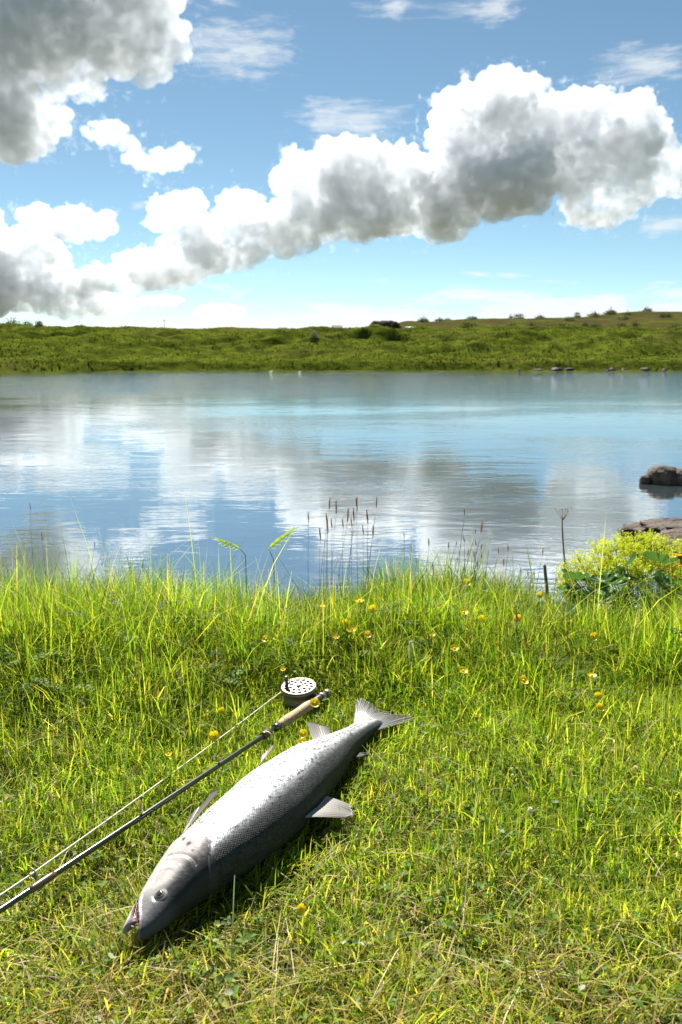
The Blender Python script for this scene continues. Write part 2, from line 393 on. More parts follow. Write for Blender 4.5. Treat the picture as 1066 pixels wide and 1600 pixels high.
# ------------------------------------------------------------------ where the fish lies
FS = np.array(spot(205, 1450, .05)); FT = np.array(spot(580, 1120, .05))
FAX = (FT - FS) / np.linalg.norm(FT - FS)
FDV = np.array([FAX[1], -FAX[0], 0])                   # towards the fish's back (right, nearer)
KS = np.array([0, .012, .03, .06, .09, .13, .17, .22, .27, .32, .37, .42, .475, .53, .58, .635, .685, .735, .775])
TAPER = 1 - .12 * np.exp(-((np.array([0, .012, .03, .06, .09, .13, .17, .22, .27, .32, .37, .42, .475, .53, .58, .635, .685, .735, .775]) - .63) / .09) ** 2)
HD = .91 * TAPER * np.array([.010, .019, .026, .034, .041, .052, .061, .073, .081, .085, .086, .083, .076, .068, .059, .046, .037, .033, .037])
HV = .91 * TAPER * np.array([.014, .026, .034, .045, .053, .062, .068, .073, .078, .081, .083, .081, .076, .068, .058, .044, .034, .031, .035])
HB = .92 * np.array([.008, .014, .019, .027, .033, .040, .046, .051, .055, .057, .057, .055, .051, .046, .039, .030, .023, .016, .009])
def cub(x, xp, fp):
    """smooth interpolation (monotone-ish Hermite)"""
    m_ = np.gradient(fp, xp); x = np.clip(x, xp[0], xp[-1]); i = np.clip(np.searchsorted(xp, x) - 1, 0, len(xp) - 2)
    h = xp[i + 1] - xp[i]; t = (x - xp[i]) / h
    return (2*t**3-3*t**2+1)*fp[i] + (t**3-2*t**2+t)*h*m_[i] + (-2*t**3+3*t**2)*fp[i+1] + (t**3-t**2)*h*m_[i+1]
def fish_local(x, y):
    dx, dy = x - FS[0], y - FS[1]
    return dx * FAX[0] + dy * FAX[1], dx * FDV[0] + dy * FDV[1]
def fish_dist(x, y):
    """signed distance-like: negative inside the footprint"""
    s, v = fish_local(x, y)
    h = np.where(v > 0, cub(s, KS, HD), cub(s, KS, HV))
    d = np.abs(v) - h
    return np.where(s < 0, np.hypot(s, np.maximum(d, 0)), np.where(s > .775, np.hypot(s - .775, v) - .03, d))
ROD_B = np.array([-.032, 1.822]); ROD_T = np.array([-.513, 1.05]); ROD_D = (ROD_T - ROD_B) / np.linalg.norm(ROD_T - ROD_B)
REEL_C = np.array([-.102, 1.827])
def seg_dist(x, y, a, b):
    d = b - a; t = np.clip(((x - a[0]) * d[0] + (y - a[1]) * d[1]) / (d @ d), 0, 1)
    return np.hypot(x - a[0] - t * d[0], y - a[1] - t * d[1])

# ------------------------------------------------------------------ grass
def pnoise(x, y, f, seed):
    """cheap value noise in numpy, 0..1"""
    r = np.random.default_rng(seed).random((64, 64)); x = x * f + 100; y = y * f + 100
    xi = np.floor(x).astype(int); yi = np.floor(y).astype(int); tx = x - xi; ty = y - yi
    tx = tx * tx * (3 - 2 * tx); ty = ty * ty * (3 - 2 * ty)
    g = lambda a, b: r[a % 64, b % 64]
    return (g(xi, yi) * (1 - tx) + g(xi + 1, yi) * tx) * (1 - ty) + (g(xi, yi + 1) * (1 - tx) + g(xi + 1, yi + 1) * tx) * ty
def blades(x, y, z, h, w, bend, ang, colr, tip, levels=(0, .38, .72, 1), twist=None, droop=.35):
    n = len(x); t = np.array(levels); k = len(t)
    dx, dy = np.cos(ang), np.sin(ang)
    wa = ang + np.pi / 2 + (rng.normal(0, .7, n) if twist is None else twist)
    hor = bend[:, None] * h[:, None] * t ** 1.8
    ver = h[:, None] * (t - droop * np.minimum(bend[:, None], 1.4) * t ** 2.2)
    cx = x[:, None] + dx[:, None] * hor; cy = y[:, None] + dy[:, None] * hor; cz = z[:, None] + ver
    wt = w[:, None] * np.array([.7, 1, .75, .06])[:k] if k == 4 else w[:, None] * np.interp(t, [0, .4, .8, 1], [.7, 1, .7, .06])
    ox = np.cos(wa)[:, None] * wt * .5; oy = np.sin(wa)[:, None] * wt * .5
    V = np.empty((n, k, 2, 3)); V[..., 0, 0] = cx - ox; V[..., 1, 0] = cx + ox; V[..., 0, 1] = cy - oy; V[..., 1, 1] = cy + oy
    V[..., 0, 2] = cz; V[..., 1, 2] = cz
    b = np.arange(n)[:, None] * (2 * k) + np.arange(k - 1)[None] * 2
    F = np.stack([b, b + 1, b + 3, b + 2], -1).reshape(-1, 4)
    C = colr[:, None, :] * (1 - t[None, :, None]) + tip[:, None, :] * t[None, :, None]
    C = np.repeat(C[:, :, None, :], 2, 2)
    return V.reshape(-1, 3), F, C.reshape(-1, 3)
PAL = np.array([(.100, .195, .014), (.165, .255, .018), (.240, .300, .028), (.046, .108, .014), (.310, .305, .050)])
STRAW = np.array([(.42, .33, .15), (.30, .22, .09), (.50, .42, .22)])
def pick(n, p, pal):
    c = pal[rng.choice(len(pal), n, p=np.array(p) / sum(p))]
    return c * rng.uniform(.8, 1.2, (n, 1))
def field(n, y0, y1, margin=.35):
    """ground points spread evenly over the view's wedge of turf (with a margin)"""
    y = np.sqrt(rng.uniform((y0 + .5) ** 2, (y1 + .5) ** 2, n)) - .5
    half = .44 * (y * .98 + .2) + margin
    x = rng.uniform(-1, 1, n) * half
    side = rng.random(n) < .26                      # the turf goes on to both sides of the view
    x = np.where(side, np.sign(x) * (half + rng.random(n) ** 1.3 * 1.1), x)
    return x, y
def height_map(x, y):
    """how long the grass grows: mown short by the fish, long at the water's edge"""
    e = bank_edge(x)
    long_ = ss(y, 1.62, 2.35) + .35 * ss(-x, .25, .8) * ss(y, 1.35, 1.9) + .18 * ss(x, .3, .8) * ss(y, 1.2, 1.9)
    near = 1 - ss(y, .75, 1.25)
    base = .048 - .012 * near
    h = base + .112 * np.clip(long_, 0, 1.2)
    h *= .50 + .55 * pnoise(x, y, 4.5, 3) + .40 * pnoise(x, y, 11, 33)
    h *= 1 - .36 * ss(x, .68, .9) * ss(y, 2.15, 2.4)
    return h
def calm(x, y, h, ang, bend):
    """short, pressed-down grass round the catch and the tackle"""
    fd = fish_dist(x, y); s, v = fish_local(x, y)
    nearf = fd < .06
    h = np.where(nearf, np.minimum(h, .044 + np.clip(fd, 0, 1) * .45), h)
    away = np.where(v > 0, np.arctan2(FDV[1], FDV[0]), np.arctan2(-FDV[1], -FDV[0]))
    ang = np.where(nearf, away + rng.normal(0, .8, len(x)), ang)
    # in front of (nearer than) the far side of the fish the turf stays low
    rd = seg_dist(x, y, ROD_B, ROD_B + ROD_D * 2.2)
    h = np.where(rd < .05, np.minimum(h, .044 + rd * .3), h)
    rr = np.hypot(x - REEL_C[0], y - (REEL_C[1] - .04))
    h = np.where(rr < .16, np.minimum(h, .040 + np.clip(rr - .06, 0, 1) * .5), h)
    corr = (np.abs(x - .06) < .16) & (y > 1.45) & (y < 1.80)
    h = np.where(corr, np.minimum(h, .055), h)
    keep = (fd > -.036) & (np.hypot(x - REEL_C[0], y - REEL_C[1]) > .047)
    return h, ang, keep

def lawn(n):
    x, y = field(n, .50, 2.25)
    den = pnoise(x, y, 9, 21) * .5 + pnoise(x, y, 22, 22) * .5
    k = rng.random(n) < .45 + .85 * den; x, y = x[k], y[k]; n = len(x)
    h = height_map(x, y) * rng.lognormal(-.12, .38, n)
    bend = np.abs(rng.normal(.58, .42, n)) + .25 * (1 - ss(y, .8, 1.2)); ang = rng.uniform(0, 2 * np.pi, n)
    cl = pnoise(x, y, 3.2, 8)
    h, ang, k = calm(x, y, h, ang, bend)
    c = pick(n, [2.8, 4, 3.6, 1.6, 1.4], PAL) * 1.30
    c *= (.60 + .45 * pnoise(x, y, 6, 12) + .35 * pnoise(x, y, 19, 13))[:, None]
    c = c * (1 + (np.array([.22, .04, .5]) * (1 - ss(y, .8, 1.35))[:, None]))
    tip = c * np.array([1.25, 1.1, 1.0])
    dry = rng.random(n) < (.04 + .20 * (1 - ss(y, .82, 1.15)) + .11 * ss(pnoise(x, y, 5, 31), .55, .8)) * (1 - .8 * ss(y, 1.6, 2))
    st = pick(n, [3, 2, 2], STRAW); c = np.where(dry[:, None], st, c); tip = np.where(dry[:, None], st * 1.1, tip)
    bend = np.where(dry, bend + .5, bend)
    w = rng.uniform(.0012, .0032, n)
    a = [q[k] for q in (x, y, h, w, bend, ang, c, tip)]
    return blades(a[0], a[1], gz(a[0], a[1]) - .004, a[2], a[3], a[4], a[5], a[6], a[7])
def meadow(n):
    x, y = field(n, 1.62, 3.15, .45)
    e = bank_edge(x)
    den = pnoise(x, y, 7, 41)
    k = (rng.random(n) < (.25 + .75 * ss(y, 1.7, 2.2)) * (.4 + .8 * den)) & (y < e + .35); x, y, e = x[k], y[k], e[k]; n = len(x)
    h = height_map(x, y) * rng.lognormal(-.10, .40, n) * (1 + .10 * ss(y, e - .3, e))
    h = np.minimum(h, np.where(rng.random(n) < .02, 2.1, 1.6) * height_map(x, y)) * np.where(rng.random(n) < .006, 1.5, 1)
    h *= 1 - .45 * ss(x, .55, .8) * (1 - ss(x, .95, 1.1)) * ss(y, 2.2, 2.5)
    bend = np.abs(rng.normal(.48, .36, n)); ang = rng.uniform(0, 2 * np.pi, n)
    h, ang, k = calm(x, y, h, ang, bend)
    c = pick(n, [4, 3.4, 2.0, 2.4, .8], PAL) * (.58 + .85 * pnoise(x, y, 5, 55))[:, None]
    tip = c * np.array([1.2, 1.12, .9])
    dry = rng.random(n) < .06
    st = pick(n, [3, 2, 1], STRAW); c = np.where(dry[:, None], st * .8, c); tip = np.where(dry[:, None], st, tip)
    w = rng.uniform(.0012, .0034, n) * rng.choice([1, 1, 1, 1.6], n)
    a = [q[k] for q in (x, y, h, w, bend, ang, c, tip)]
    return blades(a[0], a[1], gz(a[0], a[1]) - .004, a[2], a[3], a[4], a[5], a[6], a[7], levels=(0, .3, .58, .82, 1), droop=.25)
def stuff(name, VFC, m, label, cat):
    o = new_mesh(name, VFC[0], [VFC[1]], m, colors=VFC[2]); o['kind'] = 'stuff'; o['label'] = label; o['category'] = cat; return o
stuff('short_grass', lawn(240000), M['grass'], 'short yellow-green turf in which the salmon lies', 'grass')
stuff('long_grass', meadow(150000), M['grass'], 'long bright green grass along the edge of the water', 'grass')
def straws(n):
    x, y = field(n, .5, 2.0)
    k = rng.random(n) < 1.0 - .75 * ss(y, 1.0, 1.5); x, y = x[k], y[k]; n = len(x)
    h = rng.uniform(.03, .11, n) * (1 - .4 * ss(y, 1.1, 1.5)); bend = rng.uniform(1.5, 3.2, n); ang = rng.uniform(0, 2 * np.pi, n)
    h2, ang, k = calm(x, y, h, ang, bend); k &= fish_dist(x + np.cos(ang) * bend * h * .8, y + np.sin(ang) * bend * h * .8) > .012
    c = pick(n, [3, 3, 3], STRAW); w = rng.uniform(.0008, .0018, n)
    a = [q[k] for q in (x, y, h * .35, w, bend * 1.6, ang, c, c)]
    return blades(a[0], a[1], gz(a[0], a[1]) + rng.uniform(0, .02, len(a[0])), a[2], a[3], a[4], a[5], a[6], a[7], droop=.45)
stuff('dry_straw', straws(1700), M['dry'], 'scattered pale dry grass straws lying in the turf', 'straw')

# ground cover: small rounded leaves, trefoils and feathery leaves in the turf
def leaflet_pts(n_side=3):
    t = np.linspace(0, 1, n_side + 2); wv_ = np.sin(np.pi * t ** .85) * .5
    return t, wv_
def leaflets(base, direc, nrm, length, width, colr, cup=.15):
    """many small oval leaves: base (n,3), direc (n,3) unit, nrm (n,3)"""
    n = len(base); t = np.array([0, .28, .62, 1.0]); wd = np.array([.12, .95, .85, .05]) * .5
    side = np.cross(direc, nrm); side /= np.linalg.norm(side, axis=1)[:, None] + 1e-9
    c = base[:, None] + direc[:, None] * (t[None, :, None] * length[:, None, None]) - nrm[:, None] * (t[None, :, None] ** 2 * length[:, None, None] * cup)
    off = side[:, None] * (wd[None, :, None] * width[:, None, None])
    up_ = nrm[:, None] * (wd[None, :, None] * width[:, None, None] * .35)
    V = np.stack([c - off + up_, c, c + off + up_], 2)          # n,4,3,3
    b = np.arange(n)[:, None, None] * 12 + np.arange(3)[None, :, None] * 3 + np.arange(2)[None, None]
    F = np.stack([b, b + 1, b + 4, b + 3], -1).reshape(-1, 4)
    C = np.repeat(colr[:, None], 12, 1)
    return V.reshape(-1, 3), F, C.reshape(-1, 3)
def cover(n):
    x, y = field(n, .55, 2.3); k = (rng.random(n) < .25 + 1.0 * ss(pnoise(x, y, 5, 71), .4, .75)) & (fish_dist(x, y) > .01) & (np.hypot(x - REEL_C[0], y - REEL_C[1]) > .055)
    x, y = x[k], y[k]; n = len(x); hh = height_map(x, y) * rng.uniform(.25, .75, n)
    out = []
    for j in range(3):
        a = rng.uniform(0, 2 * np.pi, n) if j == 0 else a0 + j * 2.09 + rng.normal(0, .2, n)
        if j == 0: a0 = a
        d = np.stack([np.cos(a), np.sin(a), rng.uniform(-.1, .5, n)], 1); d /= np.linalg.norm(d, axis=1)[:, None]
        nr = np.stack([rng.normal(0, .3, n), rng.normal(0, .3, n), np.ones(n)], 1); nr /= np.linalg.norm(nr, axis=1)[:, None]
        c = pick(n, [4, 3, 1, 2, .5], PAL) * .9
        pale = rng.random(n) < .05; c = np.where(pale[:, None], np.array([.36, .40, .27]), c)
        L = rng.uniform(.006, .014, n)
        out.append(leaflets(np.stack([x, y, gz(x, y) + hh], 1), d, nr, L, L * rng.uniform(.6, .9, n), c))
    V = np.concatenate([o[0] for o in out]); F = np.concatenate([o[1] + i * n * 12 for i, o in enumerate(out)]); C = np.concatenate([o[2] for o in out])
    return V, F, C
stuff('clover_leaves', cover(5200), M['leaf'], 'small rounded clover leaves among the turf', 'leaves')
def feathery(n):
    """silverweed-like pinnate leaves in the longer grass"""
    x, y = field(n, 1.75, 2.7, .1); k = (rng.random(n) < .15 + 1.1 * ss(pnoise(x, y, 4, 91), .4, .7)) & (fish_dist(x, y) > .07) & (y < bank_edge(x)) & (np.hypot(x - REEL_C[0], y - REEL_C[1]) > .14)
    x, y = x[k], y[k]; n = len(x); h = height_map(x, y)
    a = rng.uniform(0, 2 * np.pi, n); L = rng.uniform(.04, .075, n); bz = gz(x, y) + h * rng.uniform(.5, 1.05, n)
    cc = pick(n, [4, 3, 1, 2, .3], PAL) * .95
    B, Dd, Nn, Ln, Cc = [], [], [], [], []
    for j in range(11):
        t = (j // 2 + 1) / 6.0; sd = 1 if j % 2 else -1
        base = np.stack([x + np.cos(a) * L * t, y + np.sin(a) * L * t, bz + L * (.45 * t - .5 * t * t)], 1)
        ang = a + sd * (1.05 if j < 10 else 0)
        B.append(base); Dd.append(np.stack([np.cos(ang), np.sin(ang), np.full(n, .15)], 1)); Nn.append(np.stack([np.cos(a) * .3, np.sin(a) * .3, np.ones(n)], 1))
        Ln.append(L * .26 * np.sin(np.pi * min(.92, .25 + t * .6))); Cc.append(cc * rng.uniform(.85, 1.15, (n, 1)))
    Dn = np.concatenate(Dd); Dn /= np.linalg.norm(Dn, axis=1)[:, None]; Nv = np.concatenate(Nn); Nv /= np.linalg.norm(Nv, axis=1)[:, None]
    Lc = np.concatenate(Ln)
    return leaflets(np.concatenate(B), Dn, Nv, Lc, Lc * .5, np.concatenate(Cc))
stuff('silverweed_leaves', feathery(1500), M['leaf'], 'feathery green silverweed leaves in the longer grass', 'leaves')

# the far pasture's rough grass
def far_grass(n):
    y = 41 + 75 * rng.random(n) ** 1.5; x = rng.uniform(-1, 1, n) * (.45 * y + 4)
    k = (y > far_shore(x) + .12); x, y = x[k], y[k]; n = len(x)
    tuft = pnoise(x, y, .8, 15) * .6 + pnoise(x, y, .25, 16) * .4
    k = rng.random(n) < .2 + tuft; x, y, tuft = x[k], y[k], tuft[k]; n = len(x)
    h = (.03 + .12 * tuft) * rng.uniform(.6, 1.4, n); w = rng.uniform(.04, .11, n)
    c = pick(n, [4, 3, 2, 3, .6], PAL) * .36 * (.40 + 1.1 * pnoise(x, y, .15, 18))[:, None]
    br = rng.random(n) < .12 + .35 * ss(pnoise(x, y, .12, 19), .6, .8); c = np.where(br[:, None], np.array([.085, .070, .020]) * rng.uniform(.6, 1.2, (n, 1)), c)
    return blades(x, y, far_z(x, y) - .02, h, w, np.abs(rng.normal(.4, .3, n)), rng.uniform(0, 6.28, n), c, c * 1.1, levels=(0, .5, 1))
stuff('far_grass', far_grass(90000), M['fargrass'], 'rough green grass covering the far bank', 'grass')
#@@OBJECTS
# ------------------------------------------------------------------ the salmon
def fish_mat():
    m = bpy.data.materials.new('salmon_skin'); m.use_nodes = True; N = NT(m.node_tree)
    at_ = N.n('ShaderNodeAttribute', attribute_name='Col')
    msk = N.n('ShaderNodeAttribute', attribute_name='Mask'); ms = N.n('ShaderNodeSeparateColor', {0: msk.outputs['Color']})
    scaled, back_shade, mouth = ms.outputs[0], ms.outputs[1], ms.outputs[2]  # second channel: dark back plus painted near-side shade, kept dull there
    uv = N.n('ShaderNodeUVMap', uv_map='UVMap').outputs[0]
    # overlapping scales: hexagonal rows, each a small dome that ends in a dark rim
    uv = N.v('MULTIPLY_ADD', N.v('SUBTRACT', N.noise(N.n('ShaderNodeTexCoord').outputs['Object'], 60, 3, .6, 0, 1), (.5, .5, .5)), (.006, .006, 0), uv)
    su = N.n('ShaderNodeSeparateXYZ', {0: uv}); U, Vv = su.outputs[0], su.outputs[1]
    PIT = .0052
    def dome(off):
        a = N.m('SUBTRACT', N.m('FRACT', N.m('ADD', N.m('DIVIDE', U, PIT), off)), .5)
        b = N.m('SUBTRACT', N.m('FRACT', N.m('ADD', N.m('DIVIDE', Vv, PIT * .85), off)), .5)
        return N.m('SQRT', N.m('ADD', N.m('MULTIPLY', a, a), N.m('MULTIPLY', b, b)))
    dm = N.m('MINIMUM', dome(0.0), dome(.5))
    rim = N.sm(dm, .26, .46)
    pos = N.n('ShaderNodeTexCoord').outputs['Object']
    blot = N.noise(pos, 22, 5, .65)
    cell = N.n('ShaderNodeTexVoronoi', {'Vector': N.v('MULTIPLY', uv, (1 / PIT, 1 / (PIT * .85), 1)), 'Scale': 1.25, 'Randomness': .55}, feature='F1', voronoi_dimensions='2D')
    tone = N.n('ShaderNodeSeparateColor', {0: cell.outputs['Color']}).outputs[0]
    streaks = N.noise(N.v('MULTIPLY', pos, (9, 45, 45)), 1.0, 5, .65)
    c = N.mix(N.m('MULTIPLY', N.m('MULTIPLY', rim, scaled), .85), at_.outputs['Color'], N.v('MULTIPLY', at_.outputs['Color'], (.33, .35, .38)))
    c = N.v('MULTIPLY', c, N.m('MULTIPLY_ADD', N.m('MULTIPLY', N.m('SUBTRACT', tone, .5), scaled), .75, 1.0))
    c = N.mix(N.m('MULTIPLY', N.sm(streaks, .48, .72), .45), c, N.v('MULTIPLY', c, (.48, .46, .45)))
    c = N.mix(N.m('MULTIPLY', N.sm(blot, .5, .75), .22), c, N.v('MULTIPLY', c, (.62, .55, .52)))
    met = N.m('MULTIPLY', N.m('MULTIPLY', scaled, .62), N.m('SUBTRACT', 1.0, back_shade))
    rough = N.m('MULTIPLY_ADD', back_shade, .2, N.m('MULTIPLY_ADD', N.m('MULTIPLY', tone, scaled), .22, N.lin(N.noise(pos, 160, 3, .6), .3, .7, .14, .34)))
    h = N.m('ADD', N.m('MULTIPLY', N.m('MULTIPLY', rim, scaled), -.0008), N.m('MULTIPLY', N.noise(pos, 90, 4, .6), .0012))
    b = N.n('ShaderNodeBump', {'Height': h, 'Strength': .9, 'Distance': 1.0})
    p = N.n('ShaderNodeBsdfPrincipled', {'Base Color': c, 'Metallic': met, 'Roughness': rough, 'Specular IOR Level': N.m('MULTIPLY_ADD', back_shade, -.38, .5), 'Normal': b, 'Coat Weight': .03, 'Coat Roughness': .15})
    N.put(N.n('ShaderNodeOutputMaterial').inputs[0], p); return m
M['fish'] = fish_mat()
M['finpale'] = mat('fin_pale', attr=True, rough=.35, spec=.5, trans=.35, tcol=(1, .95, .85))
M['eye'] = mat('fish_eye', (.16, .135, .095), .3, spec=.3, coat=.1)
M['pupil'] = mat('fish_pupil', (.055, .04, .03), .1, spec=.6, coat=.6)
M['socket'] = mat('eye_rim', (.060, .062, .060), .5, spec=.2)
M['tooth'] = mat('fish_tooth', (.75, .70, .62), .3)

salmon = empty('salmon', (FS[0], FS[1], 0), math.atan2(FAX[1], FAX[0]))
tag(salmon, 'large silver salmon lying on its side in the short grass beside the fly rod', 'fish')
FZ0 = .000
def mouth_line(s): return -.004 - .034 * ss(s, 0, .062)
def fish_surface():
    ns, nr = 420, 220
    S_ = np.concatenate([np.linspace(0, 1, 120) ** 1.6 * .10, np.linspace(.10, .775, ns - 119)[1:]])
    ph = np.arange(nr) * 2 * np.pi / nr
    hd, hv, hb = cub(S_, KS, HD), cub(S_, KS, HV), cub(S_, KS, HB)
    cq, sq = np.cos(ph), np.sin(ph); ex = 2 / 2.25
    q = np.sign(cq) * np.abs(cq) ** ex; w = np.sign(sq) * np.abs(sq) ** ex
    v = np.where(q > 0, hd[:, None] * q, hv[:, None] * q)
    # the back is broader than the belly keel
    ww = hb[:, None] * w * (1 + .10 * q - .06 * q * q)
    s = np.repeat(S_[:, None], nr, 1).copy()
    qq = np.repeat(q[None], len(S_), 0)
    # open mouth: a wedge between the jaws
    vm = mouth_line(s); g = .0022 + .0098 * (1 - ss(s, .0, .062)); inm = (1 - ss(s, .052, .064))
    m_ = ss(np.abs(v - vm) / g, .45, 1.05); hole = (1 - m_) * inm
    ww = ww * (1 - .93 * hole)
    s = s + hole * .026 * (1 - ss(s, 0, .03))
    # hooked lower jaw tip and blunt snout
    s = s - .006 * (1 - ss(s, 0, .02)) * (v < vm) * (1 - hole)
    # gill cover: its free edge stands proud of the body, with a groove behind
    vn = v / np.where(v > 0, hd[:, None], hv[:, None])
    edge = .168 - .020 * vn ** 2 - .030 * np.clip(vn - .15, 0, 1) + .004 * np.sin(vn * 7)
    side = ss(np.abs(w)[None, :].repeat(len(S_), 0), .12, .45)
    dd = s - edge
    proud = .0036 * np.exp(-np.clip(-dd, 0, 1) / .018) * (dd <= 0) - .0030 * np.exp(-np.clip(dd, 0, 1) / .004) * (dd > 0)
    pre = .126 - .016 * (vn + .1) ** 2; pg = -.0016 * np.exp(-((s - pre) / .0022) ** 2) * (np.abs(vn + .05) < .62) + .0012 * np.exp(-((s - pre + .006) / .005) ** 2)
    low = -.0012 * np.exp(-((vn + .50 - .3 * (s - .1)) / .035) ** 2) * ss(s, .06, .075) * (1 - ss(s, .15, .165))
    # cheek relief, upper jaw bone
    mx = .0022 * np.exp(-((v - vm - .0075) / .0035) ** 2) * inm + .0016 * np.exp(-((v - vm + .010) / .004) ** 2) * inm
    orb = -.0022 * np.exp(-(((s - .060) / .012) ** 2 + ((v - .003) / .010) ** 2) ** 2)
    ww = ww + np.sign(ww) * side * (proud + pg + low + mx * (1 - hole) + orb)
    # soft folds of the belly
    ww = ww + .0012 * np.sin(s * 42 + v * 30) * side * ss(s, .2, .3) * (1 - ss(s, .6, .7))
    ht = hb.max() + FZ0
    axis_z = FZ0 + .057 - .018 * ss(S_, .45, .75) - .020 * (1 - ss(S_, .0, .16))
    V = np.stack([s, -v, axis_z[:, None] + ww], -1).reshape(-1, 3)
    n0 = len(S_)
    i = np.arange(n0 - 1)[:, None] * nr; j = np.arange(nr)[None]; j2 = (j + 1) % nr
    F = np.stack([i + j, i + nr + j, i + nr + j2, i + j2], -1).reshape(-1, 4)
    # close both ends
    V = np.concatenate([V, [V[:nr].mean(0) + (.008, 0, 0)], [V[-nr:].mean(0)]]); c0, c1 = n0 * nr, n0 * nr + 1
    jj = np.arange(nr)
    T = np.concatenate([np.stack([np.full(nr, c0), jj, (jj + 1) % nr], 1), np.stack([np.full(nr, c1), (n0 - 1) * nr + (jj + 1) % nr, (n0 - 1) * nr + jj], 1)])
    # colour: white belly, silver flank, dark olive back, deepened with the shade of the near side
    belly = np.array([.56, .535, .505]); flank = np.array([.56, .57, .575]); back = np.array([.045, .048, .046])
    x_ = vn + .05 * np.sin(s * 60) * 0
    fb = ss(x_, -.75, -.15)[..., None]; bk = ss(x_, .16, .74)[..., None]
    C = belly * (1 - fb) + flank * fb; C = C * (1 - bk) + back * bk
    head = (1 - ss(dd, -.004, .001))
    hc = np.array([.44, .415, .385]) * (1 - ss(vn, -.18, .38))[..., None] + np.array([.030, .032, .031]) * ss(vn, -.18, .38)[..., None]  # dark crown, carried down to the eye as shade in the colour
    # greyer crown and snout, pinkish cheek
    pk = np.exp(-(((s - .145) / .022) ** 2 + ((vn + .1) / .35) ** 2))[..., None] * .55
    hc = hc * (1 - pk) + np.array([.36, .25, .225]) * pk
    sn = (ss(v - vm, .004, .012) * (1 - ss(s, .04, .075)))[..., None] * .75
    hc = hc * (1 - sn) + np.array([.085, .088, .088]) * sn
    C = C * (1 - head[..., None]) + hc * head[..., None]
    lat = (np.exp(-((v - .004) / .0012) ** 2) * ss(dd, .004, .03))[..., None] * .45; C = C * (1 - lat) + np.array([.12, .12, .12]) * lat
    line = (np.exp(-((dd - .0012) / .0016) ** 2) * side)[..., None] * .6; C = C * (1 - line) + np.array([.12, .09, .085]) * line
    line = (np.exp(-((s - pre) / .0016) ** 2) * side * (np.abs(vn + .05) < .6))[..., None] * .75; C = C * (1 - line) + np.array([.12, .085, .08]) * line
    sub_ = (np.exp(-((s - .098 + .25 * (vn + .1) ** 2 * .08) / .0018) ** 2) * side * (vn > -.55) * (vn < -.05))[..., None] * .4; C = C * (1 - sub_) + np.array([.16, .12, .11]) * sub_
    hl = hole[..., None]; C = C * (1 - hl) + np.array([.085, .012, .012]) * hl
    lip = (np.exp(-((np.abs(v - vm) - g * 1.25) / .0016) ** 2) * inm * (1 - hole))[..., None] * .5; C = C * (1 - lip) + np.array([.30, .25, .24]) * lip
    fr = np.random.default_rng(5)
    spots = [(.146, -.012, .0040), (.155, -.030, .0034), (.137, .004, .0034), (.152, .014, .0030), (.205, -.005, .0034), (.222, .010, .0030)]
    spots += [(fr.uniform(.19, .72), fr.uniform(-.012, .07), fr.uniform(.0016, .0034)) for _ in range(85)]
    spots += [(fr.uniform(.09, .2), fr.uniform(.012, .045), fr.uniform(.0015, .0028)) for _ in range(14)]
    for (a, b_, r_) in spots:
        k = (ss(np.hypot(s - a, v - b_), r_ * 1.35, r_ * .6) if False else 1 - ss(np.hypot(s - a, v - b_), r_ * .6, r_ * 1.35))[..., None] * .9
        C = C * (1 - k) + np.array([.025, .025, .028]) * k
    scal = ss(dd, .003, .02) * (1 - .35 * ss(-vn, .7, .98))
    back_shade_k = np.maximum(bk[..., 0], ss(vn, -.28, .26) * head); Mk = np.stack([scal, back_shade_k, hole], -1).reshape(-1, 3)  # mask of the dark back and the head's painted shade
    per = np.concatenate([np.zeros((n0, 1)), np.cumsum(np.hypot(np.diff(v, axis=1), np.diff(ww, axis=1)), 1)], 1)
    uvs = np.stack([s, per], -1).reshape(-1, 2)
    C = np.concatenate([C.reshape(-1, 3), [[.12, .03, .03], [.3, .3, .3]]]); Mk = np.concatenate([Mk, [[0, 0, 1], [0, 0, 0]]]); uvs = np.concatenate([uvs, [[0, 0], [0, 0]]])
    o = new_mesh('body', V, [F, T], M['fish'], salmon, colors=C, uv=uvs)
    k4 = np.ones((len(V), 4), dtype=np.float32); k4[:, :3] = Mk
    a = o.data.color_attributes.new('Mask', 'FLOAT_COLOR', 'POINT'); a.data.foreach_set('color', k4.ravel())
    return o
fish_surface()
def fish_top(s, v):
    """height of the upper flank above the ground"""
    hd, hv, hb = cub(np.array([s]), KS, HD)[0], cub(np.array([s]), KS, HV)[0], cub(np.array([s]), KS, HB)[0]
    q = v / (hd if v > 0 else hv); w = max(0, 1 - abs(q) ** 2.25) ** (1 / 2.25)
    az_ = FZ0 + .057 - .018 * float(ss(s, .45, .75)) - .020 * (1 - float(ss(s, 0, .16)))
    return az_ + hb * w * (1 + .10 * q - .06 * q * q)
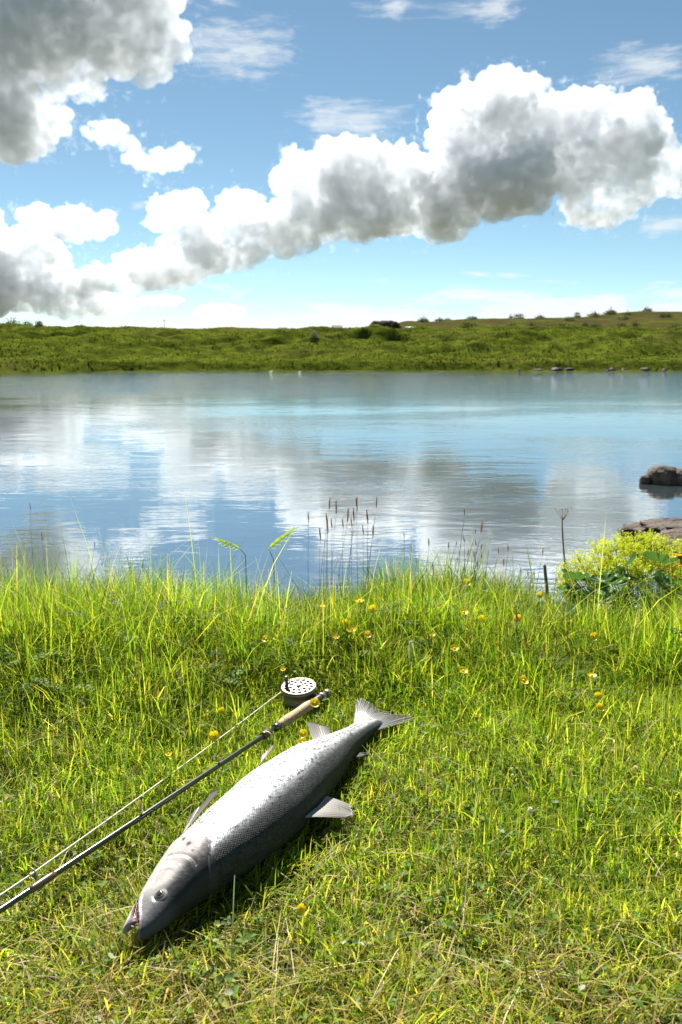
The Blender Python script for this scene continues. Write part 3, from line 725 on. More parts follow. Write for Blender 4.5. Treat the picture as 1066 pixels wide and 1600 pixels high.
# eye
def dome_obj(name, c, r, h, m, parent, tilt=(0, 0)):
    bm = bmesh.new(); bmesh.ops.create_uvsphere(bm, u_segments=28, v_segments=16, radius=1)
    for v_ in bm.verts: v_.co = Vector((v_.co.x * r, v_.co.y * r, v_.co.z * h))
    bmesh.ops.rotate(bm, verts=bm.verts, cent=(0, 0, 0), matrix=Matrix.Rotation(tilt[0], 3, 'X') @ Matrix.Rotation(tilt[1], 3, 'Y'))
    bmesh.ops.translate(bm, verts=bm.verts, vec=c); return bm_obj(name, bm, m, parent)
ez = fish_top(.060, .003)
dome_obj('eye_socket', (.060, -.003, ez - .0048), .0140, .0046, M['socket'], salmon, (-.12, -.35))
eye = dome_obj('eye', (.060, -.003, ez - .0035), .0090, .0056, M['eye'], salmon, (-.12, -.35)); eye['label'] = 'pale eye with a brown pupil'
dome_obj('pupil', (.0590, -.0026, ez + .0002), .0054, .0026, M['pupil'], eye, (-.12, -.35))
# teeth along the lower jaw
for k_ in range(5):
    s_ = .012 + k_ * .008; V, q, t = tube([(s_, -(float(mouth_line(s_)) - .004), fish_top(s_, float(mouth_line(s_)) - .006) - .008), (s_ + .001, -(float(mouth_line(s_)) + .0005), fish_top(s_, -.006) - .0085)], [.0008, .0002], 6)
    new_mesh('tooth', V, [q, t], M['tooth'], salmon)
def fin(name, base, tip, nray, m_cols, thick=.0012, ragged=.06, curl=0.0, lift=0.0):
    """base, tip: polylines (n,3) in the fish's frame; rays run from one to the other"""
    base, tip = np.array(base, float), np.array(tip, float); nu, nv = nray * 6 + 1, 14
    def samp(pl, u):
        d = np.concatenate([[0], np.cumsum(np.linalg.norm(np.diff(pl, axis=0), axis=1))]); d /= d[-1]
        return np.stack([np.interp(u, d, pl[:, i]) for i in range(3)], -1)
    fr = np.random.default_rng(len(name) + nray); u = np.linspace(0, 1, nu); B, Tt = samp(base, u), samp(tip, u)
    rag = 1 - ragged * fr.random(nu) - ragged * .8 * (np.abs(np.sin(u * nray * np.pi)) < .3)
    t = np.linspace(0, 1, nv)
    G_ = B[:, None] + (Tt - B)[:, None] * (t[None, :, None] * rag[:, None, None])
    ridge = .0009 * np.abs(np.sin(u * nray * np.pi))[:, None] * (1 - .4 * t)[None]
    G_[..., 2] += ridge + lift * t[None] ** 1.6 + curl * np.sin(t * np.pi)[None] * np.sin(u * 2.6 + .3)[:, None] + .0015 * np.sin(u * 9)[:, None] * t[None]
    top = G_.reshape(-1, 3); bot = top - np.array([0, 0, thick]); n_ = len(top)
    i = np.arange(nu - 1)[:, None] * nv + np.arange(nv - 1)[None]
    Q = np.stack([i, i + 1, i + nv + 1, i + nv], -1).reshape(-1, 4)
    rimi = np.concatenate([np.arange(nv), np.arange(1, nu) * nv + nv - 1, (nu - 1) * nv + np.arange(nv - 2, -1, -1), np.arange(nu - 2, -1, -1) * nv])
    rim = np.stack([rimi[:-1], rimi[1:], rimi[1:] + n_, rimi[:-1] + n_], 1)
    c0, c1 = np.array(m_cols[0]), np.array(m_cols[1]); mixv = (t[None] ** .8 * .8 + .25 * (np.abs(np.sin(u * nray * np.pi))[:, None] - .5)).clip(0, 1)[..., None]
    Cc = (c0 * (1 - mixv) + c1 * mixv).reshape(-1, 3)
    return new_mesh(name, np.concatenate([top, bot]), [Q, (Q + n_)[:, ::-1], rim], M['finpale'], salmon, colors=np.concatenate([Cc, Cc]))
PALE = ((.50, .48, .44), (.27, .25, .22)); GREY = ((.30, .29, .27), (.09, .085, .08)); TAILC = ((.42, .42, .40), (.10, .09, .08))
fin('pectoral_fin', [(.176, .055, .078), (.192, .066, .066)], [(.300, .064, .092), (.298, .080, .084), (.240, .088, .062)], 8, ((.26, .23, .20), (.09, .08, .07)), lift=.006)['label'] = 'dark narrow breast fin folded back along the belly'
fin('pelvic_fin', [(.425, .078, .070), (.442, .078, .064)], [(.492, .076, .084), (.498, .090, .076), (.470, .096, .064)], 6, ((.55, .50, .45), (.26, .24, .22)), lift=.006)
fin('anal_fin', [(.600, .050, .050), (.652, .038, .046)], [(.642, .094, .066), (.662, .084, .058), (.668, .052, .050)], 9, PALE, lift=.006)
fin('dorsal_fin', [(.352, -.080, .056), (.395, -.080, .052), (.440, -.074, .048)], [(.408, -.136, .040), (.428, -.140, .034), (.458, -.118, .032)], 11, PALE, curl=.004, ragged=.09)
fin('adipose_fin', [(.600, -.052, .046), (.622, -.048, .044)], [(.628, -.066, .040), (.634, -.058, .040)], 3, ((.2, .2, .2), (.14, .14, .14)), thick=.003, ragged=.02)
tailz = .050
fin('tail_fin', [(.742, .030, tailz - .012), (.748, .016, tailz - .006), (.750, 0, tailz - .004), (.748, -.016, tailz - .006), (.742, -.031, tailz - .012)],
    [(.852, .080, .052), (.858, .066, .054), (.838, .030, .052), (.826, -.002, .046), (.836, -.030, .042), (.858, -.066, .036), (.848, -.080, .032)], 22, TAILC, thick=.0016, ragged=.20, lift=-.004, curl=.006)

# ------------------------------------------------------------------ fly rod, reel and line
M['blank'] = mat('rod_blank', (.030, .038, .020), .22, spec=.6, coat=.5)
M['cork'] = mat('cork', (.50, .36, .22), .75, bump=(220, .5, .003), var=(130, (.34, .22, .12)))
M['metal'] = mat('champagne_metal', (.25, .235, .205), .5, metal=.7, bump=(300, .15, .001), var=(90, (.30, .27, .23)))
M['darkmetal'] = mat('dark_metal', (.16, .15, .14), .35, metal=.8)
M['thread'] = mat('rod_whipping', (.10, .055, .025), .35, coat=.4)
M['line'] = mat('fly_line', (.62, .58, .44), .5)
RZ = .044
def rod_pt(t, z=RZ): return np.array([ROD_B[0] + ROD_D[0] * t, ROD_B[1] + ROD_D[1] * t, z])
rod = empty('fly_rod', (ROD_B[0], ROD_B[1], 0)); O0 = np.array([ROD_B[0], ROD_B[1], 0])
tag(rod, 'dark green fly rod with cork grip and silver reel lying in the grass', 'fishing rod')
def rtube(name, t0, t1, r, m, parent=rod, seg=20, n=12, z0=RZ, z1=RZ):
    tt = np.linspace(t0, t1, n); zz = np.linspace(z0, z1, n)
    return tube_obj(name, [rod_pt(a, b) - O0 for a, b in zip(tt, zz)], r, m, parent, seg)
rtube('rod_blank', .20, 2.45, np.linspace(.0054, .0038, 30), M['blank'], n=30)
n_ = 16; prof = np.array([.0085, .0105, .0118, .0122, .0120, .0116, .0112, .0110, .0110, .0112, .0115, .0118, .0116, .0108, .0090, .0072])
rtube('cork_grip', .065, .205, prof, M['cork'], n=n_, z0=RZ, z1=RZ)
rtube('winding_check', .204, .218, .0090, M['darkmetal'], n=3)
seat = rtube('reel_seat', .010, .066, .0092, M['darkmetal'], n=6)
rtube('locking_ring', .024, .033, .0112, M['metal'], parent=seat, n=3); rtube('butt_cap', .000, .012, .0105, M['metal'], parent=seat, n=3)
perp = np.array([-ROD_D[1], ROD_D[0], 0]);  perp = perp if perp[0] < 0 else -perp
def guide(t, ring_r, off, z):
    g = empty('line_guide', rod_pt(t) - O0); g.parent = rod
    a = np.linspace(0, 2 * np.pi, 25); c = perp * off + np.array([0, 0, z])
    ring = np.array([c + perp * ring_r * math.cos(q) + np.array([0, 0, ring_r]) * math.sin(q) for q in a])
    V, qd, tr = tube(ring, .0011, 8, False); new_mesh('guide_ring', V, [qd], M['metal'], g)
    for s_ in (-1, 1):
        V, qd, tr = tube([np.append(ROD_D * s_ * .016, .0) + perp * .005, np.append(ROD_D * s_ * .006, 0) + perp * (off - ring_r) * .8 + np.array([0, 0, z * .7]), perp * (off - ring_r)+ np.array([0, 0, z])], [.0012, .0011, .001], 6)
        new_mesh('guide_foot', V, [qd, tr], M['metal'], g)
    tt = [np.append(ROD_D * a_, 0) for a_ in np.linspace(-.024, .024, 8)]
    V, qd, tr = tube(tt, [.0052, .0061, .0063, .0063, .0063, .0063, .0061, .0052], 16); new_mesh('whipping', V, [qd, tr], M['thread'], g)
guide(.832, .0095, .024, .006)
guide(1.35, .007, .018, .004)
# keeper loop near the grip
g = [rod_pt(.252) - O0 + np.array([.006, -.004, 0]) + np.array([.010 * math.sin(q), -.006 * math.sin(q), .010 * (1 - math.cos(q)) - .012]) for q in np.linspace(0, 2 * np.pi, 17)]
V, qd, tr = tube(g, .0012, 6, False); new_mesh('keeper_ring', V, [qd], M['line'], rod)
rtube('keeper_whipping', .240, .262, .0084, M['thread'], n=4)
# reel: perforated spool face turned up, cage and handle
reel = empty('reel', (REEL_C[0] - O0[0], REEL_C[1] - O0[1], .026)); reel.parent = rod
reel.rotation_euler = (R(3), R(-4), R(20)); reel.scale = (.92, .92, .95); reel['label'] = 'silver fly reel with perforated face'
def reel_face():
    bm = bmesh.new(); nr_, na = 46, 180; r0, r1 = .0, .0445; vs_ = {}
    def holes(x, y):
        r_ = math.hypot(x, y)
        for ring, n, hr, ph in ((.0345, 14, .0056, 0.0), (.0215, 9, .0052, .3), (.0110, 6, .0026, 0.2)):
            a = math.atan2(y, x) - ph; st = 2 * math.pi / n; k = round(a / st) * st + ph
            if math.hypot(x - ring * math.cos(k), y - ring * math.sin(k)) < hr: return True
        return False
    rr = np.linspace(.0015, r1, nr_)
    ctr = bm.verts.new((0, 0, .0015)); grid = [[bm.verts.new((r_ * math.cos(a), r_ * math.sin(a), .0012 * math.cos(r_ / r1 * 1.5))) for a in np.arange(na) * 2 * math.pi / na] for r_ in rr]
    for j in range(na): bm.faces.new((ctr, grid[0][j], grid[0][(j + 1) % na]))
    for i in range(nr_ - 1):
        for j in range(na):
            v4 = (grid[i][j], grid[i + 1][j], grid[i + 1][(j + 1) % na], grid[i][(j + 1) % na])
            c = sum((v_.co for v_ in v4), Vector()) / 4
            if not holes(c.x, c.y): bm.faces.new(v4)
    bmesh.ops.delete(bm, geom=[v_ for v_ in bm.verts if not v_.link_faces], context='VERTS')
    r = bmesh.ops.extrude_face_region(bm, geom=bm.faces[:])
    bmesh.ops.translate(bm, verts=[e for e in r['geom'] if isinstance(e, bmesh.types.BMVert)], vec=(0, 0, .0025))
    bmesh.ops.translate(bm, verts=bm.verts, vec=(0, 0, .034))
    return bm_obj('spool_face', bm, M['metal'], reel, smooth=False)
reel_face()
def lathe(prof, seg=64):
    a = np.arange(seg) * 2 * np.pi / seg; V = np.concatenate([np.stack([r_ * np.cos(a), r_ * np.sin(a), np.full(seg, z_)], 1) for r_, z_ in prof]); Q = []
    for i in range(len(prof) - 1):
        for j in range(seg): Q.append((i * seg + j, i * seg + (j + 1) % seg, (i + 1) * seg + (j + 1) % seg, (i + 1) * seg + j))
    return V, np.array(Q), np.zeros((0, 3), int)
def lobj(name, prof, m, parent, loc=(0, 0, 0), seg=64):
    V, Q, T = lathe(prof, seg); o = new_mesh(name, V + np.array(loc), [Q], m, parent); return o
lobj('spool_rim', [(.0440, .0335), (.0465, .0340), (.0472, .0365), (.0462, .0385), (.0440, .0380)], M['metal'], reel)
lobj('reel_cage', [(.0, .0), (.0440, .0), (.0462, .0015), (.0462, .0065), (.0425, .0075), (.0420, .026), (.0462, .0275), (.0462, .0325), (.0430, .0335)], M['metal'], reel)
lobj('backing_line', [(.012, .008), (.036, .0085), (.0365, .020), (.036, .030), (.012, .031)], M['darkmetal'], reel)
lobj('handle_knob', [(.0, .0385), (.0048, .0385), (.0042, .044), (.0040, .056), (.0056, .060), (.0058, .0625), (.004, .064), (0, .0642)], M['darkmetal'], reel, (-.028, .016, 0), 20)
lobj('spindle_cap', [(.0, .0420), (.004, .0418), (.0062, .0400), (.0064, .0370)], M['metal'], reel, (0, 0, 0), 24)
bm = bmesh.new(); bmesh.ops.create_cube(bm, size=1); 
for v_ in bm.verts: v_.co = Vector((.040 + v_.co.x * .030, v_.co.y * .014, .020 + v_.co.z * .010))
bmesh.ops.rotate(bm, verts=bm.verts, cent=(0, 0, 0), matrix=Matrix.Rotation(math.atan2(-.53, .85) - R(20), 3, 'Z'))
bmesh.ops.bevel(bm, geom=bm.edges[:], offset=.002, segments=2, affect='EDGES'); bm_obj('reel_foot', bm, M['darkmetal'], reel, smooth=False)
# the line: off the reel, through the guide and on beside the rod
L0 = np.array([REEL_C[0] - .046, REEL_C[1] + .004, .042]); gd = rod_pt(.832) + perp * .024; G1 = np.array([gd[0], gd[1], RZ + .006])
Lp = [L0 + (G1 - L0) * t + np.array([0, 0, -.004 * math.sin(t * math.pi)]) for t in np.linspace(0, 1, 14)]
Lend = rod_pt(2.3) + perp * .012
Lp += [G1 + (Lend - G1) * t + np.array([0, 0, -.003 * math.sin(t * math.pi * 3)]) for t in np.linspace(.08, 1, 14)]
fl = tube_obj('fly_line', np.array(Lp), .00145, M['line'], seg=8)
tag(fl, 'pale cream fly line running taut from the reel beside the rod', 'fishing line')
# ------------------------------------------------------------------ small flowers and stalks in the grass
def canopy(px, py, k=1.0):
    for d in np.arange(1.0, 2.95, .01):
        x, y, z = spot_d(px, py, d)
        if z - float(gz(x, y)) < k * float(height_map(np.array([x]), np.array([y]))[0]) + .01: return float(d)
    return 2.6
def root_under(px, py, d):
    """foot on the turf and stalk height for a head seen at (px, py) and d metres off"""
    x, y, z = spot_d(px, py, d); g_ = float(gz(x, y)); return (x, y, g_), z - g_
def petal_mesh(n, r, cup, width, name):
    V, F = [], []
    for k in range(n):
        a = 2 * math.pi * k / n + random.uniform(-.08, .08); cu = cup * random.uniform(.8, 1.25)
        rows = [(0.10, .12), (.45, .85), (.8, 1.0), (1.0, .55)]; b = len(V)
        for (t, w_) in rows:
            for s_ in (-1, 0, 1):
                lx, ly = r * t, r * width * w_ * s_ * .5
                V.append((lx * math.cos(a) - ly * math.sin(a), lx * math.sin(a) + ly * math.cos(a), r * cu * t * t + .10 * r * s_ * s_))
        for i in range(3):
            for j in range(2): F.append((b + i * 3 + j, b + i * 3 + j + 1, b + i * 3 + j + 4, b + i * 3 + j + 3))
    me = bpy.data.meshes.new(name); me.from_pydata(V, [], F); me.materials.append(M['petal'])
    me.polygons.foreach_set('use_smooth', [True] * len(F)); return me
def stalk_mesh(name, r0, r1, m, bend=.06, seg=6):
    t = np.linspace(0, 1, 7); P_ = np.stack([bend * t * t, .4 * bend * np.sin(t * 3), t], 1)
    # unit height, radii are kept by scaling z only
    V, q, tr = tube(P_, np.linspace(r0, r1, 7), seg); o = new_mesh(name, V, [q, tr], m); return o
def buttercup_proto():
    r_ = empty('buttercup', (0, 0, 0))
    st = stalk_mesh('stem', .0012, .0008, M['stem'], .012); st.parent = r_
    bl = link('petals', petal_mesh(5, .0125, .45, .95, 'petals'), r_)
    V, q, tr = lathe([(0, .0052), (.0022, .0048), (.0034, .0030), (.0030, .0004)], 10); c_ = new_mesh('flower_centre', V, [q], M['petal_centre'], bl)
    return r_
def set_flower(o, foot, h, sc, tilt, yaw, head='petals'):
    o.location = foot
    for ch in o.children:
        if ch.name.startswith('stem') or ch.name.startswith('stalk'): ch.scale = (1, 1, max(h, .01))
        elif ch.name.startswith(head):
            ch.location = (.012, .0, h); ch.scale = (sc, sc, sc); ch.rotation_euler = (tilt, 0, yaw)
    return o
BUT_WATER = [(497, 948), (555, 940), (576, 952), (533, 974), (543, 985), (518, 996), (568, 992), (409, 999), (668, 993), (703, 1014), (716, 1049), (718, 958), (745, 968), (803, 966), (922, 995), (917, 1057), (723, 911), (837, 931), (810, 1064)]
BUT_SPEC = [((484, 1099), 1.70, 'open yellow buttercup leaning over the cork grip beside the reel'),
            ((338, 1111), 1.72, 'yellow buttercup standing alone beyond the fly line'),
            ((327, 1151), 1.60, 'yellow buttercup touching the fly line'),
            ((466, 1147), 1.56, 'yellow buttercup between the cork grip and the tail end of the salmon'),
            ((464, 1161), 1.53, 'lowest yellow buttercup by the salmon flank under the cork grip'),
            ((254, 1178), 1.54, 'small orange-yellow buttercup in the short grass left of the rod'),
            ((435, 1046), 1.92, 'half-closed orange buttercup bud just behind the reel'),
            ((927, 1088), 1.82, 'upper yellow buttercup of a close pair in open grass'),
            ((929, 1106), 1.80, 'lower yellow buttercup of a close pair in open grass'),
            ((458, 1420), 1.10, 'tiny yellow flower in the turf by the salmon head')]
bp = buttercup_proto(); used = False
for (px, py) in BUT_WATER:
    o = copy_tree(bp) if used else bp; used = True
    d = canopy(px, py, 1.25); foot, h = root_under(px, py, d)
    set_flower(o, foot, h, random.uniform(.7, 1.2), random.uniform(.1, 1.15), random.uniform(-.5, .5))
    tag(o, 'yellow buttercup in the long grass near the water', 'flower', 'buttercups in the long grass')
for (p_, d, lab) in BUT_SPEC:
    o = copy_tree(bp); d = min(d, canopy(p_[0], p_[1], 1.15)); foot, h = root_under(p_[0], p_[1], d)
    set_flower(o, foot, max(.02, h), .6 if ('tiny' in lab or 'small' in lab or 'half' in lab) else random.uniform(.65, .95), random.uniform(.4, 1.1), random.uniform(-.5, .5)); tag(o, lab, 'flower')

def seed_head_mesh(name, L, r, m, fuzz=90, bristle=.004):
    t = np.linspace(0, 1, 9); prof = r * np.sin(np.pi * (t * .9 + .06)) ** .7
    P_ = np.stack([.02 * L * np.sin(t * 5), .02 * L * np.cos(t * 4), t * L], 1); V, q, tr = tube(P_, prof * .7, 7)
    fr = np.random.default_rng(4); tt = fr.random(fuzz); a = fr.uniform(0, 6.28, fuzz); rr = np.interp(tt, t, prof)
    b = np.stack([np.cos(a) * rr * .6, np.sin(a) * rr * .6, tt * L], 1); d = np.stack([np.cos(a) * .7, np.sin(a) * .7, np.full(fuzz, .7)], 1) * bristle
    w_ = np.stack([-np.sin(a), np.cos(a), np.zeros(fuzz)], 1) * .0011
    Vf = np.stack([b - w_, b + w_, b + d], 1).reshape(-1, 3); tf = np.arange(fuzz * 3).reshape(-1, 3)
    Va, Fa, _ = join([(V, q, tr), (Vf, np.zeros((0, 4), int), tf)]); return new_mesh(name, Va, Fa, m)
def stalk_plant(name, m_stem, m_head, L, r, r_st=.0011, fuzz=90, bristle=.004):
    r_ = empty(name, (0, 0, 0)); s_ = stalk_mesh('stalk', r_st, r_st * .6, m_stem, .02); s_.parent = r_
    h_ = seed_head_mesh('seed_head', L, r, m_head, fuzz, bristle); h_.parent = r_; return r_
def put_stalks(proto, lst, d, label, cat, group, L, first=True, sc=(.8, 1.2), lean=.1):
    for i, (px, py) in enumerate(lst):
        o = proto if (i == 0 and first) else copy_tree(proto)
        dd = (d if d else canopy(px, py, 1.35)) + random.uniform(-.04, .06); foot, h = root_under(px, py, dd); k = random.uniform(*sc); h = max(.02, h - L * k)
        o.location = foot; o.rotation_euler = (random.uniform(-lean, lean) * .3, random.uniform(-lean, lean), random.uniform(-.6, .6))
        for ch in o.children:
            if ch.name.startswith('stalk'): ch.scale = (1, 1, h + .004)
            else: ch.location = (.02, .004, h); ch.scale = (k, k, k)
        tag(o, label, cat, group)
z2 = lambda l: [(380 + a / 2.805, 740 + b / 2.805) for a, b in l]
fox = stalk_plant('grass_stalk', M['stem'], M['seed'], .040, .0026, .0008)
put_stalks(fox, z2([(320, 110), (290, 170), (345, 175), (380, 115), (440, 100), (405, 195), (445, 200), (490, 195), (515, 105), (540, 105), (560, 170), (578, 155), (548, 225), (335, 235), (515, 220), (392, 150), (455, 150), (372, 190)]), 2.62,
           'brown seed head on a tall grass stalk in the clump standing against the water', 'grass stalk', 'seed heads in the clump at the water edge', .042)
M['redseed'] = mat('red_seed_head', (.30, .09, .06), .8, trans=.35, var=(300, (.42, .22, .13)))
red = stalk_plant('grass_stalk', M['stem'], M['redseed'], .045, .0034)
put_stalks(red, [(732, 815)], 2.66, 'single reddish seed head leaning among dark rush stems', 'grass stalk', None, .045)
pink = copy_tree(red); put_stalks(pink, [(512, 817)], 2.60, 'pinkish seed head in the clump of brown grass heads', 'grass stalk', None, .045)
M['darkstem'] = mat('dark_rush', (.050, .060, .022), .5)
rush = stalk_plant('rush_stem', M['darkstem'], M['seed'], .022, .0022, fuzz=40, bristle=.003)
put_stalks(rush, z2([(945, 150), (940, 240), (985, 345), (810, 290), (740, 255), (845, 290), (1015, 270), (880, 300), (735, 320), (1045, 290), (965, 300), (1000, 380), (920, 330)]) +
           [(793, 852), (836, 857), (778, 875), (805, 888), (820, 893), (833, 892), (748, 864), (768, 858), (700, 868), (848, 900), (680, 880)], 2.60,
           'thin dark rush stem with a small brown head against the water', 'rush', 'rush stems at the water edge', .022, lean=.16)
left_h = copy_tree(fox)
put_stalks(left_h, [(45, 787), (71, 832), (122, 847), (170, 880), (283, 893), (211, 880), (150, 912), (12, 885)], 2.58,
           'lone brown grass head rising from the long grass far from the clump', 'grass stalk', 'scattered seed heads in the long grass', .042, sc=(.5, .8))
reds = copy_tree(red)
put_stalks(reds, [(800, 955), (848, 965), (862, 990), (838, 1005), (790, 975), (870, 1010), (846, 1035), (880, 985), (812, 990), (905, 1015)], None,
           'rusty brown seed head inside the long grass between buttercups', 'grass stalk', 'rusty seed heads in the long grass', .045, sc=(.5, .9))
plan = stalk_plant('plantain', M['stem'], M['paleseed'], .020, .0034, fuzz=60, bristle=.0022)
def put_lawn(proto, lst, hh, label, cat, group, L, k0=1.0, first=True):
    for i, (px, py) in enumerate(lst):
        o = proto if (i == 0 and first) else copy_tree(proto); h = hh * random.uniform(.75, 1.2)
        x, y, z = spot(px, py, h + L); o.location = (x, y, float(gz(x, y))); o.rotation_euler = (random.uniform(-.15, .15), random.uniform(-.2, .2), random.uniform(0, 6)); k = k0 * random.uniform(.75, 1.15)
        for ch in o.children:
            if ch.name.startswith('stalk'): ch.scale = (1, 1, h)
            else: ch.location = (.02, .004, h - .002); ch.scale = (k, k, k)
        tag(o, label, cat, group)
put_lawn(plan, [(103, 1125), (199, 1155), (158, 1181), (180, 1174), (216, 1198), (161, 1260), (240, 1245), (124, 1129), (148, 1140), (262, 1270), (75, 1230), (30, 1150), (690, 1120), (742, 1150), (660, 1210), (610, 1250), (800, 1130), (905, 1200), (960, 1330), (640, 1420), (349, 1170), (60, 1215), (585, 1225)],
         .06, 'pale brown plantain head on a short stalk in the turf', 'plantain', 'plantain heads in the turf', .020)
M['white'] = mat('white_floret', (.72, .70, .60), .6, trans=.3)
M['greenwhite'] = mat('pale_green_floret', (.48, .55, .28), .6, trans=.35)
wh = stalk_plant('clover_flower', M['stem'], M['white'], .013, .0058, fuzz=120, bristle=.003)
put_lawn(wh, [(205, 1047), (865, 1147), (990, 1195), (650, 1195), (20, 1325), (790, 1198), (1030, 1010), (845, 1262)], .05, 'small white clover head on a short stem in the turf', 'flower', 'white clover heads', .013, .8)
cr = stalk_plant('cream_flower', M['stem'], M['paleseed'], .030, .0070, fuzz=160, bristle=.005)
put_lawn(cr, [(285, 1058), (272, 1043)], .09, 'cream flower spike of a close pair in the grass beyond the rod', 'flower', 'cream flower pair', .030, .9)
gs = stalk_plant('orchid_spike', M['stem'], M['greenwhite'], .055, .0075, .0018, fuzz=220, bristle=.006)
put_stalks(gs, [(636, 1005)], None, 'pale green orchid spike standing in the long grass above the salmon tail', 'flower', None, .055, sc=(1, 1))
gs2 = copy_tree(gs); put_stalks(gs2, [(990, 955)], None, 'pale green orchid spike in front of the yellow-green leafy plant', 'flower', None, .055, sc=(1, 1))

# silverweed shoots that reach above the grass, every leaflet a leaf of its own
M['sprig'] = mat('sprig_leaf', (.20, .29, .03), .5, spec=.3, trans=.5)
def leaflet_mesh(name, m):
    V, F = [], []; rows = [(0, .06), (.12, .30), (.25, .24), (.38, .44), (.5, .34), (.62, .46), (.75, .32), (.87, .26), (1, .02)]
    for (t, w_) in rows:
        for s_ in (-1, 0, 1): V.append((t, w_ * s_ * .6, -.18 * t * t + .07 * s_ * s_))
    for i in range(len(rows) - 1):
        for j in range(2): F.append((i * 3 + j, i * 3 + j + 1, i * 3 + j + 4, i * 3 + j + 3))
    me = bpy.data.meshes.new(name); me.from_pydata(V, [], F); me.materials.append(m); me.polygons.foreach_set('use_smooth', [True] * len(F)); return me
LM = leaflet_mesh('leaflet', M['sprig'])
def sprig(p0, pts, label, d):
    foot, h = root_under(p0[0], p0[1], d); o = empty('silverweed', foot); tag(o, label, 'plant')
    w = [np.array(spot_d(a, b, d)) - np.array(foot) for a, b in pts]; c = [np.array([0, 0, 0.0])] + w
    tt = np.linspace(0, 1, 18); cs = np.stack([np.interp(tt, np.linspace(0, 1, len(c)), [q[i] for q in c]) for i in range(3)], 1)
    tube_obj('stem', cs, np.linspace(.0018, .0008, 18), M['brownstem'], o, 6)
    seg = w[1:] if len(w) > 2 else w
    a, b = w[-2], w[-1]; ax_ = (b - a); L = np.linalg.norm(ax_); ax_ = ax_ / L
    for k in range(11):
        t = k / 10; q = a + (b - a) * t; s_ = 1 if k % 2 else -1
        lf = link('leaflet', LM, o); lf.location = q; sz = (.044 - .016 * abs(t - .4)) * random.uniform(.85, 1.1); lf.scale = (sz, sz, sz)
        out_ = Vector((0, -s_ * .75, .55 * s_ + .1)) + Vector(ax_) * .75 if k < 10 else Vector(ax_)
        lf.rotation_euler = out_.to_track_quat('X', 'Z').to_euler()
sprig((384, 870), [(384, 868), (376, 858), (344, 846)], 'bright yellow-green serrated leaf shoot drooping towards the open end of the long grass', 2.58)
sprig((428, 880), [(428, 875), (420, 858), (457, 830)], 'bright yellow-green serrated leaf shoot pointing up at the clouds', 2.58)

# ------------------------------------------------------------------ dry stalks
def umbel():
    foot, h = root_under(893, 890, 2.78); top = np.array(spot_d(880, 812, 2.78)) - np.array(foot); o = empty('dry_umbel', foot)
    tag(o, 'tall dry brown umbel skeleton leaning over the water', 'dry stalk')
    tube_obj('stalk', [top * t + np.array([.004 * math.sin(t * 5), 0, 0]) for t in np.linspace(0, 1, 8)], np.linspace(.0042, .0026, 8), M['brownstem'], o, 8)
    for k in range(9):
        a = k * 2.4; rr = .012 + .024 * random.random(); e = top + np.array([math.cos(a) * rr, math.sin(a) * rr, .030 + .012 * random.random()])
        ry_ = tube_obj('ray', [top - np.array([0, 0, .002]), (top + e) / 2 + np.array([0, 0, -.004]), e], [.0009, .0007, .0006], M['brownstem'], o, 5)
        V, q, tr = tube([e, e + np.array([0, 0, .004])], [.0022, .0010], 6); new_mesh('seed_head', V, [q, tr], M['seed'], ry_)
    foot, h = root_under(866, 930, 2.66); o = empty('broken_stalk', foot); tag(o, 'short thick broken stalk stub leaning at the water edge', 'dry stalk')
    tp = np.array(spot_d(851, 884, 2.66)) - np.array(foot)
    tube_obj('stalk', [tp * t for t in np.linspace(0, 1, 6)], np.linspace(.0065, .0055, 6), M['brownstem'], o, 10)
    tube_obj('broken_end', [tp * .995, tp * 1.012], [.0058, .0040], M['seed'], o, 10)
umbel()

# ------------------------------------------------------------------ lady's mantle at the water's edge
M['mantle'] = mat('mantle_leaf', (.075, .165, .045), .42, spec=.4, trans=.3, var=(40, (.055, .125, .030)))
M['floret'] = mat('mantle_floret', (.50, .55, .03), .6, spec=.2, trans=.45)
M['orange'] = mat('orange_petal', (.85, .36, .01), .4, trans=.4)
def mantle_leaf_mesh():
    V, F = [(0, 0, 0)], []; na, nr_ = 64, 5; lob = 9
    for i in range(1, nr_ + 1):
        for j in range(na):
            u = j / (na - 1); a = -2.65 + 5.3 * u; ph = (u * lob) % 1; r_ = (i / nr_) * (1 - .14 * (abs(ph - .5) * 2) ** 2.2 * (i / nr_) ** 2)
            z = .30 * r_ * r_ + .10 * r_ * math.cos(ph * 2 * math.pi) + .02 * math.sin(a * 3)
            V.append((r_ * math.cos(a), r_ * math.sin(a), z))
    for j in range(na - 1): F.append((0, 1 + j, 2 + j))
    for i in range(nr_ - 1):
        for j in range(na - 1): b = 1 + i * na + j; F.append((b, b + na, b + na + 1, b + 1))
    me = bpy.data.meshes.new('leaf'); me.from_pydata(V, [], F); me.materials.append(M['mantle']); me.polygons.foreach_set('use_smooth', [True] * len(F)); return me
